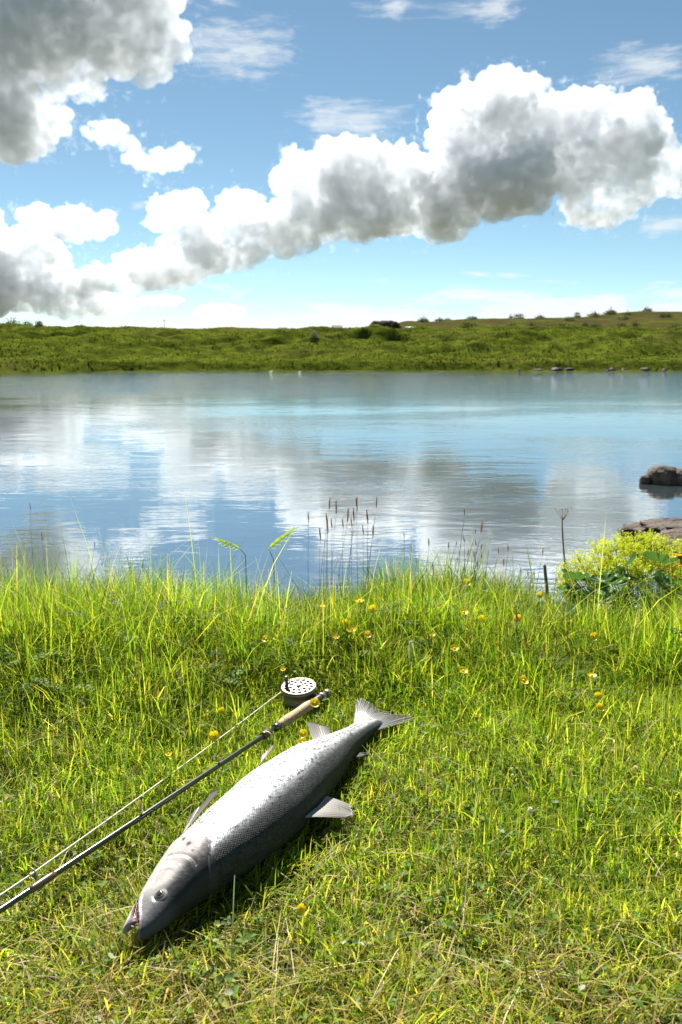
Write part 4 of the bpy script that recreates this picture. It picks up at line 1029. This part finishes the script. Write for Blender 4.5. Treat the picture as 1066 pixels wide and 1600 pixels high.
def spray_mesh(seed):
    fr = np.random.default_rng(seed); parts = []
    for k in range(9):
        c = fr.normal(0, .014, 3) * np.array([1, 1, .8]) + np.array([0, 0, .02])
        for q in range(7):
            p = c + fr.normal(0, .0045, 3); n = fr.normal(0, 1, 3) + np.array([0, 0, 1.0]); n /= np.linalg.norm(n); s1 = np.cross(n, [.3, .9, .1]); s1 /= np.linalg.norm(s1); s2 = np.cross(n, s1); r_ = fr.uniform(.0022, .0038)
            V = np.array([p + n * .0006] + [p + (s1 * math.cos(t) + s2 * math.sin(t)) * (r_ if i % 2 == 0 else r_ * .45) for i, t in enumerate(np.arange(8) * math.pi / 4)])
            parts.append((V, np.zeros((0, 4), int), np.array([(0, 1 + i, 1 + (i + 1) % 8) for i in range(8)])))
        V, q4, t3 = tube([np.zeros(3), c * .5, c], [.0007, .0006, .0005], 4); parts.append((V, q4, t3))
    V, F, _ = join(parts); me_o = new_mesh('flower_spray', V, F, M['floret']); me = me_o.data; bpy.data.objects.remove(me_o); return me
def mantle():
    foot = (1.13, 2.70, float(gz(1.13, 2.70)) - .005); o = empty('ladys_mantle', foot); f = np.array(foot)
    tag(o, 'bushy plant with yellow-green flower sprays and scalloped leaves before the rocks', 'plant')
    lm = mantle_leaf_mesh(); sp = [spray_mesh(s) for s in (1, 2, 3)]
    leaves = [(1032, 878, 2.70, .052), (1052, 925, 2.62, .066), (1006, 905, 2.72, .050), (955, 915, 2.66, .048), (936, 942, 2.58, .044), (992, 948, 2.56, .050), (1066, 955, 2.60, .060), (975, 885, 2.78, .046), (918, 905, 2.70, .040), (1075, 890, 2.75, .062), (900, 935, 2.62, .038), (1020, 960, 2.52, .048), (960, 960, 2.50, .042), (1110, 930, 2.7, .06), (1100, 870, 2.85, .05)]
    leaves += [(random.uniform(890, 1100), random.uniform(900, 975), random.uniform(2.5, 2.8), random.uniform(.022, .04)) for _ in range(34)]
    for (px, py, d, r_) in leaves:
        d -= .07; r_ *= 1.2; p = np.array(spot_d(px, py, d)) - f; lf = link('leaf', lm, o); lf.location = p; lf.scale = (r_, r_, r_)
        lf.rotation_euler = (random.uniform(.15, .7), random.uniform(-.3, .3), random.uniform(0, 6.28))
        b = np.array([p[0] * .4, p[1] * .4 + random.uniform(-.02, .02), 0.0]); tube_obj('leaf_stalk', [b, (b + p) / 2 + np.array([0, 0, .01]), p], [.0018, .0016, .0014], M['stem'], o, 6)
    pts = []
    fr = random.Random(3)
    while len(pts) < 290:
        px, py = fr.uniform(870, 1110), fr.uniform(828, 968)
        topy = 830 + max(0, (975 - px)) * .55 + max(0, px - 1000) * .25
        if py < topy or (px > 1005 and py > 905) or (py > 925 and px > 985): continue
        if py > 915 and fr.random() < .6: continue
        pts.append((px, py))
    for (px, py) in pts:
        d = 2.92 - (py - 836) * .0030 + fr.uniform(-.08, .08); p = np.array(spot_d(px, py, d)) - f; q = p - np.array([0, 0, .02])
        s_ = link('flower_spray', fr.choice(sp), o); s_.location = q; k = fr.uniform(.8, 1.4); s_.scale = (k, k, k); s_.rotation_euler = (fr.uniform(-.4, .4), fr.uniform(-.4, .4), fr.uniform(0, 6.3))
        b = np.array([p[0] * .5, p[1] * .5, max(-.05, float(gz(f[0] + p[0] * .5, f[1] + p[1] * .5)) - f[2])]); tube_obj('flower_stalk', [b, (b + q) / 2 + np.array([0, 0, .012]), q], [.0013, .0011, .0009], M['stem'], o, 5)
mantle()
pm = petal_mesh(6, .016, .3, .8, 'petals'); pm.materials[0] = M['orange']
for (px, py) in [(1052, 872), (1064, 884), (1046, 888), (1060, 868), (1070, 876)]:
    foot, h = root_under(px, py, 2.66); o = empty('orange_flower', foot); tag(o, 'orange-yellow flower among the yellow-green sprays by the rocks', 'flower', 'orange flowers by the rocks')
    tube_obj('stem', [(0, 0, 0), (0, 0, h)], [.0014, .0010], M['stem'], o, 6); pl_ = link('petals', pm, o); pl_.location = (0, 0, h); pl_.rotation_euler = (random.uniform(0, .9), 0, random.uniform(0, 6))

# ------------------------------------------------------------------ rocks
def rock(px, py, d, half, label, group=None, strata=0.0, seed=1, sub=4, zbase=WATER_Z, yaw=0.0, cat='rock', sq=.72):
    c = spot_d(px, py, d); bm = bmesh.new(); bmesh.ops.create_icosphere(bm, subdivisions=sub, radius=1)
    off = Vector((seed * 7.3, seed * 3.1, seed * 1.7))
    for v_ in bm.verts:
        p = v_.co.copy(); p = Vector([math.copysign(abs(a) ** sq, a) for a in p])
        n1 = mn.fractal(p * 1.1 + off, .9, 2.1, 4); n2 = mn.ridged_multi_fractal(p * 2.2 + off, 1.0, 2.0, 4, .9, 2.0) if hasattr(mn, 'ridged_multi_fractal') else 0
        k = 1 + .20 * n1 + .05 * (n2 - 1)
        q = Vector((p.x * k, p.y * k, p.z * (1 + .15 * n1)))
        if strata:
            lay = q.z * 4.5 + .5 * n1; st_ = math.floor(lay) + min(1, (lay - math.floor(lay)) * 3); f_ = (lay - math.floor(lay)); q.x *= 1 - strata * (.5 - abs(f_ - .5)) * .30 + .06 * math.sin(math.floor(lay) * 2.7 + seed); q.y *= 1 - strata * (.5 - abs(f_ - .5)) * .30 + .08 * math.sin(math.floor(lay) * 1.9)
        v_.co = Vector((q.x * half[0], q.y * half[1], q.z * half[2]))
    o = bm_obj('rock', bm, M['rock']); o.location = c; o.rotation_euler = (0, 0, yaw); tag(o, label, cat, group); return o
rock(1036, 748, 7.75, (.165, .16, .125), 'rounded brown rock standing in the calm water', seed=2)
rock(1066, 752, 7.70, (.13, .15, .115), 'brown rock leaning against the rounded one in the water', seed=5, yaw=.6)
rock(1008, 752, 7.70, (.055, .05, .055), 'very small stone beside the two brown rocks in the water', seed=8, sub=3)
rock(1062, 848, 3.75, (.26, .24, .105), 'layered brown slab rock at the bank behind the flowering plant', seed=3, strata=1.0, sub=5, yaw=.2)
rock(1056, 830, 4.05, (.15, .16, .062), 'flat layered rock lying on top of the slab by the flowering plant', seed=6, strata=.9, sub=5, yaw=-.3)
rock(1090, 870, 3.45, (.26, .2, .13), 'low brown rock under the leaves of the flowering plant', seed=9, strata=.7, yaw=.5)
for i, (px, wpx, hpx) in enumerate([(835, 9, 1.6), (862, 14, 2.8), (884, 10, 2.2), (951, 10, 3.0), (972, 7, 2.0), (1004, 12, 2.4), (1034, 8, 1.8), (806, 5, 1.4)]):
    d = float(far_shore((px - 533) / FPX * 47)) + .1; k = d / FPX
    rock(px, 579, d + .50, (wpx * k * 1.4, .75, hpx * k * 2.6), 'dark flat rock at the waterline of the far bank', 'rocks along the far waterline', seed=10 + i, sub=4, sq=1.0, yaw=random.uniform(-.4, .4)).data.materials[0] = M['wetrock']

# ------------------------------------------------------------------ far things
M['bushleaf'] = mat('bush_leaf', attr=True, rough=.7, spec=.15, trans=.3)
M['twig'] = mat('bush_twig', (.09, .06, .04), .8)
def bush_meshes(seed, base):
    fr = np.random.default_rng(seed); n = 420; dirs = fr.normal(size=(n, 3)); dirs[:, 2] = np.abs(dirs[:, 2]) * .9; dirs /= np.linalg.norm(dirs, axis=1)[:, None]
    lob = 1 + .22 * np.sin(dirs[:, 0] * 5 + seed) * np.cos(dirs[:, 1] * 4 + seed * 2) + .15 * fr.normal(size=n)
    p = dirs * (lob * fr.uniform(.55, 1, n))[:, None]; p[:, 2] = p[:, 2] * 1.0 + .02
    s = fr.uniform(.05, .13, n); a = fr.normal(size=(n, 3)); a /= np.linalg.norm(a, axis=1)[:, None]; b = np.cross(a, fr.normal(size=(n, 3))); b /= np.linalg.norm(b, axis=1)[:, None]
    V = np.stack([p - a * s[:, None], p + b * s[:, None] * .6, p + a * s[:, None], p - b * s[:, None] * .6], 1).reshape(-1, 3)
    C = np.repeat(np.array(base) * fr.uniform(.6, 1.35, (n, 1)), 4, 0)
    crown = new_mesh('crown', V, [np.arange(n * 4).reshape(-1, 4)], M['bushleaf'], colors=C, smooth=False)
    parts = []
    for k in range(7):
        e = dirs[k * 9] * .7; V_, q, t = tube([np.zeros(3), e * .5 + np.array([0, 0, .08]), e], [.035, .025, .012], 5); parts.append((V_, q, t))
    V_, F_, _ = join(parts); tw = new_mesh('branches', V_, F_, M['twig']); return crown, tw
protos = {}
def bush(px, py, d, wpx, hpx, label, group=None, kind='dark', name='bush'):
    base = dict(dark=(.042, .058, .018), olive=(.075, .085, .028), grey=(.15, .17, .11), heath=(.055, .055, .026))[kind]; key = (kind, random.randint(0, 1))
    o = empty(name, (0, 0, 0), random.uniform(0, 6))
    if key not in protos: protos[key] = bush_meshes(len(protos) * 3 + 2, base); cr_, tw_ = protos[key]
    else:
        cr_, tw_ = (q.copy() for q in protos[key]); col.objects.link(cr_); col.objects.link(tw_)
    cr_.parent = o; tw_.parent = o
    x, y, z = spot_d(px, py, d); k = d / FPX; o.location = (x, y, float(far_z(x, y)) - .08); o.scale = (wpx * k / 2, wpx * k / 2, max(.2, hpx * k * 1.1)); return tag(o, label, 'bush', group)
bush(20, 508, 68, 24, 13, 'round dark bush on the skyline of the far bank, largest of three')
bush(43, 509, 68, 16, 9, 'low dark bush between two others on the far skyline')
bush(62, 509, 68, 13, 10, 'small upright dark bush beside two others on the far skyline')
bush(130, 511, 69, 9, 7, 'tiny lone shrub on the bare skyline of the far bank')
bush(62, 530, 63, 14, 9, 'brownish shrub on the slope below the three skyline bushes', kind='heath')
bush(727, 514, 80, 20, 14, 'bushy olive shrub standing clear on the pasture right of the earth mound', kind='olive')
bush(830, 518, 76, 16, 9, 'dark round shrub on the far pasture below the moor')
bush(797, 527, 66, 15, 9, 'dark shrub on the slope of the far bank among hummocks')
bush(490, 550, 56, 15, 11, 'pale grey-green shrub on the far bank above the two white birds', kind='grey')
bush(1055, 525, 70, 26, 10, 'wide dark shrub on the far slope beside brown moor grass')
for i in range(46):
    px = random.uniform(640, 1090); d = random.uniform(150, 232); bush(px, 505, d, random.uniform(9, 22), random.uniform(4, 8), 'dark low scrub bush on the moor ridge behind the far pasture', 'scrub on the moor ridge', random.choice(['dark', 'dark', 'olive', 'heath']))
# mound of dark earth
def mound():
    x, y, z = spot_d(601, 514, 80); k = 80 / FPX; n = 40; V, F = [], []
    for i in range(n + 1):
        for j in range(21):
            u, w_ = i / n * 2 - 1, j / 20 * 2 - 1; a = max(abs(u) * 1.0, abs(w_)); hgt = float(1 - ss(abs(u), .42, 1.0)) * float(1 - ss(abs(w_), .3, 1)); nn = mn.fractal(Vector((u * 4, w_ * 4, 1.3)), 1, 2, 4)
            V.append((u * 34 * k, w_ * 1.6, (hgt * 14.5 * k + .12 * nn * hgt) - .12))
    for i in range(n):
        for j in range(20): b = i * 21 + j; F.append((b, b + 21, b + 22, b + 1))
    o = new_mesh('earth_mound', np.array(V), [np.array(F)], mat('dark_earth', (.050, .030, .024), .95, spec=.1, bump=(6, .8, .1), var=(4, (.030, .018, .015)))); o.location = (x, y, float(far_z(x, y)) + .05)
    tag(o, 'dark brown heap of earth on the skyline of the far bank', 'mound')
    x, y, z = spot_d(645, 511.5, 82); bm = bmesh.new(); bmesh.ops.create_cone(bm, segments=14, radius1=.16, radius2=.16, depth=1.5, cap_ends=True)
    bmesh.ops.rotate(bm, verts=bm.verts, cent=(0, 0, 0), matrix=Matrix.Rotation(math.pi / 2, 3, 'Y')); bmesh.ops.bevel(bm, geom=[e for e in bm.edges if len(e.link_faces) == 2 and e.calc_face_angle() > 1], offset=.04, segments=2, affect='EDGES')
    o = bm_obj('white_roll', bm, mat('white_wrap', (.62, .62, .58), .5)); o.location = (x, y, float(far_z(x, y)) + .14); tag(o, 'low white roll lying in the grass beside the earth mound', 'roll')
mound()
M['wallw'] = mat('white_wall', (.62, .63, .62), .8); M['roofd'] = mat('dark_roof', (.06, .06, .06), .7); M['pane'] = mat('window_pane', (.05, .06, .07), .1)
def house(px, py, d, w, dep, hw, hr, label, yaw):
    x, y, z = spot_d(px, py, d); base = float(far_z(x, y)) - .3; o = empty('far_house', (x, y, base), yaw); tag(o, label, 'house')
    bm = bmesh.new(); q = [bm.verts.new((a * w / 2, b * dep / 2, c)) for c in (0, hw) for a, b in ((-1, -1), (1, -1), (1, 1), (-1, 1))]
    g1, g2 = bm.verts.new((-w / 2, 0, hw + hr)), bm.verts.new((w / 2, 0, hw + hr))
    for f_ in ((0, 1, 5, 4), (2, 3, 7, 6), (3, 2, 1, 0)): bm.faces.new([q[i] for i in f_])
    bm.faces.new((q[1], q[2], q[6], g2, q[5])); bm.faces.new((q[3], q[0], q[4], g1, q[7])); bm_obj('wall', bm, M['wallw'], o, smooth=False)
    for s_ in (-1, 1):
        ov = .35; V = np.array([(-w / 2 - ov, s_ * (dep / 2 + ov), hw - .2), (w / 2 + ov, s_ * (dep / 2 + ov), hw - .2), (w / 2 + ov, 0, hw + hr + .06), (-w / 2 - ov, 0, hw + hr + .06)]); V = np.concatenate([V, V + np.array([0, 0, .2])])
        new_mesh('roof_slope', V, [np.array([(0, 1, 2, 3), (4, 5, 6, 7), (0, 1, 5, 4), (1, 2, 6, 5), (3, 0, 4, 7)])], M['roofd'], o, smooth=False)
    for k in range(3):
        V = np.array([(a, -dep / 2 - .04, c) for c in (hw * .45, hw * .8) for a in (-w * .35 + k * w * .3, -w * .35 + k * w * .3 + 1.0)]); new_mesh('window', V, [np.array([(0, 1, 3, 2)])], M['pane'], o, smooth=False)
house(527, 509, 690, 7.5, 6, 3.2, 1.8, 'small white house with dark roof half hidden behind the far bank', .25)
house(442, 513, 640, 6.5, 5, 1.4, 1.8, 'dark-roofed hut barely showing over the far bank', .1)
x, y, z = spot_d(257, 510, 420); gb = float(far_z(x, y)); o = empty('utility_pole', (x, y, gb)); tag(o, 'thin utility pole with a crossbar on the far skyline', 'pole')
zt = spot_d(257, 499, 420)[2] - gb; tube_obj('pole', [(0, 0, -.3), (0, 0, zt)], [.16, .11], M['twig'], o, 8); tube_obj('crossbar', [(-.9, 0, zt - .5), (.9, 0, zt - .5)], .08, M['twig'], o, 6)
# two white birds at the far waterline
M['bird'] = mat('white_feather', (.80, .80, .76), .7); M['beak'] = mat('beak', (.35, .20, .05), .5); M['wingtip'] = mat('grey_wing', (.45, .46, .47), .7)
def bird(px, py, label, yaw, sc_):
    d = 45.2; x, y, z = spot_d(px, py, d); o = empty('white_bird', (x, y, WATER_Z - .02), yaw); o.scale = (sc_, sc_, sc_); tag(o, label, 'bird')
    t = np.linspace(0, 1, 12); P_ = np.stack([-.20 + .42 * t, 0 * t, .05 + .02 * np.sin(t * 3) + .10 * ss(t, .72, .95)], 1)
    tube_obj('body', P_, np.array([.006, .022, .042, .056, .062, .060, .052, .040, .030, .034, .032, .010]), M['bird'], o, 12)
    tube_obj('beak', [(.215, 0, .168), (.26, 0, .160)], [.010, .003], M['beak'], o, 6)
    for s_ in (-1, 1):
        G_ = np.array([[(-.10 + .13 * v_ - .16 * u * u, s_ * (.035 + .20 * u), .09 + .20 * u ** .8 - .02 * v_ * v_ + (.006 if l else 0)) for v_ in np.linspace(0, 1 - .7 * u, 4)] for l in (0, 1) for u in np.linspace(0, 1, 7)]).reshape(2, 28, 3)
        i = (np.arange(6)[:, None] * 4 + np.arange(3)[None]); Q = np.stack([i, i + 1, i + 5, i + 4], -1).reshape(-1, 4); new_mesh('wing', G_.reshape(-1, 3), [Q, Q + 28], M['bird'], o)
bird(423, 580, 'white bird with raised wings on the water at the far bank', 2.6, .46)
bird(468, 579, 'smaller white bird on the water below the grey-green shrub', 2.3, .38)
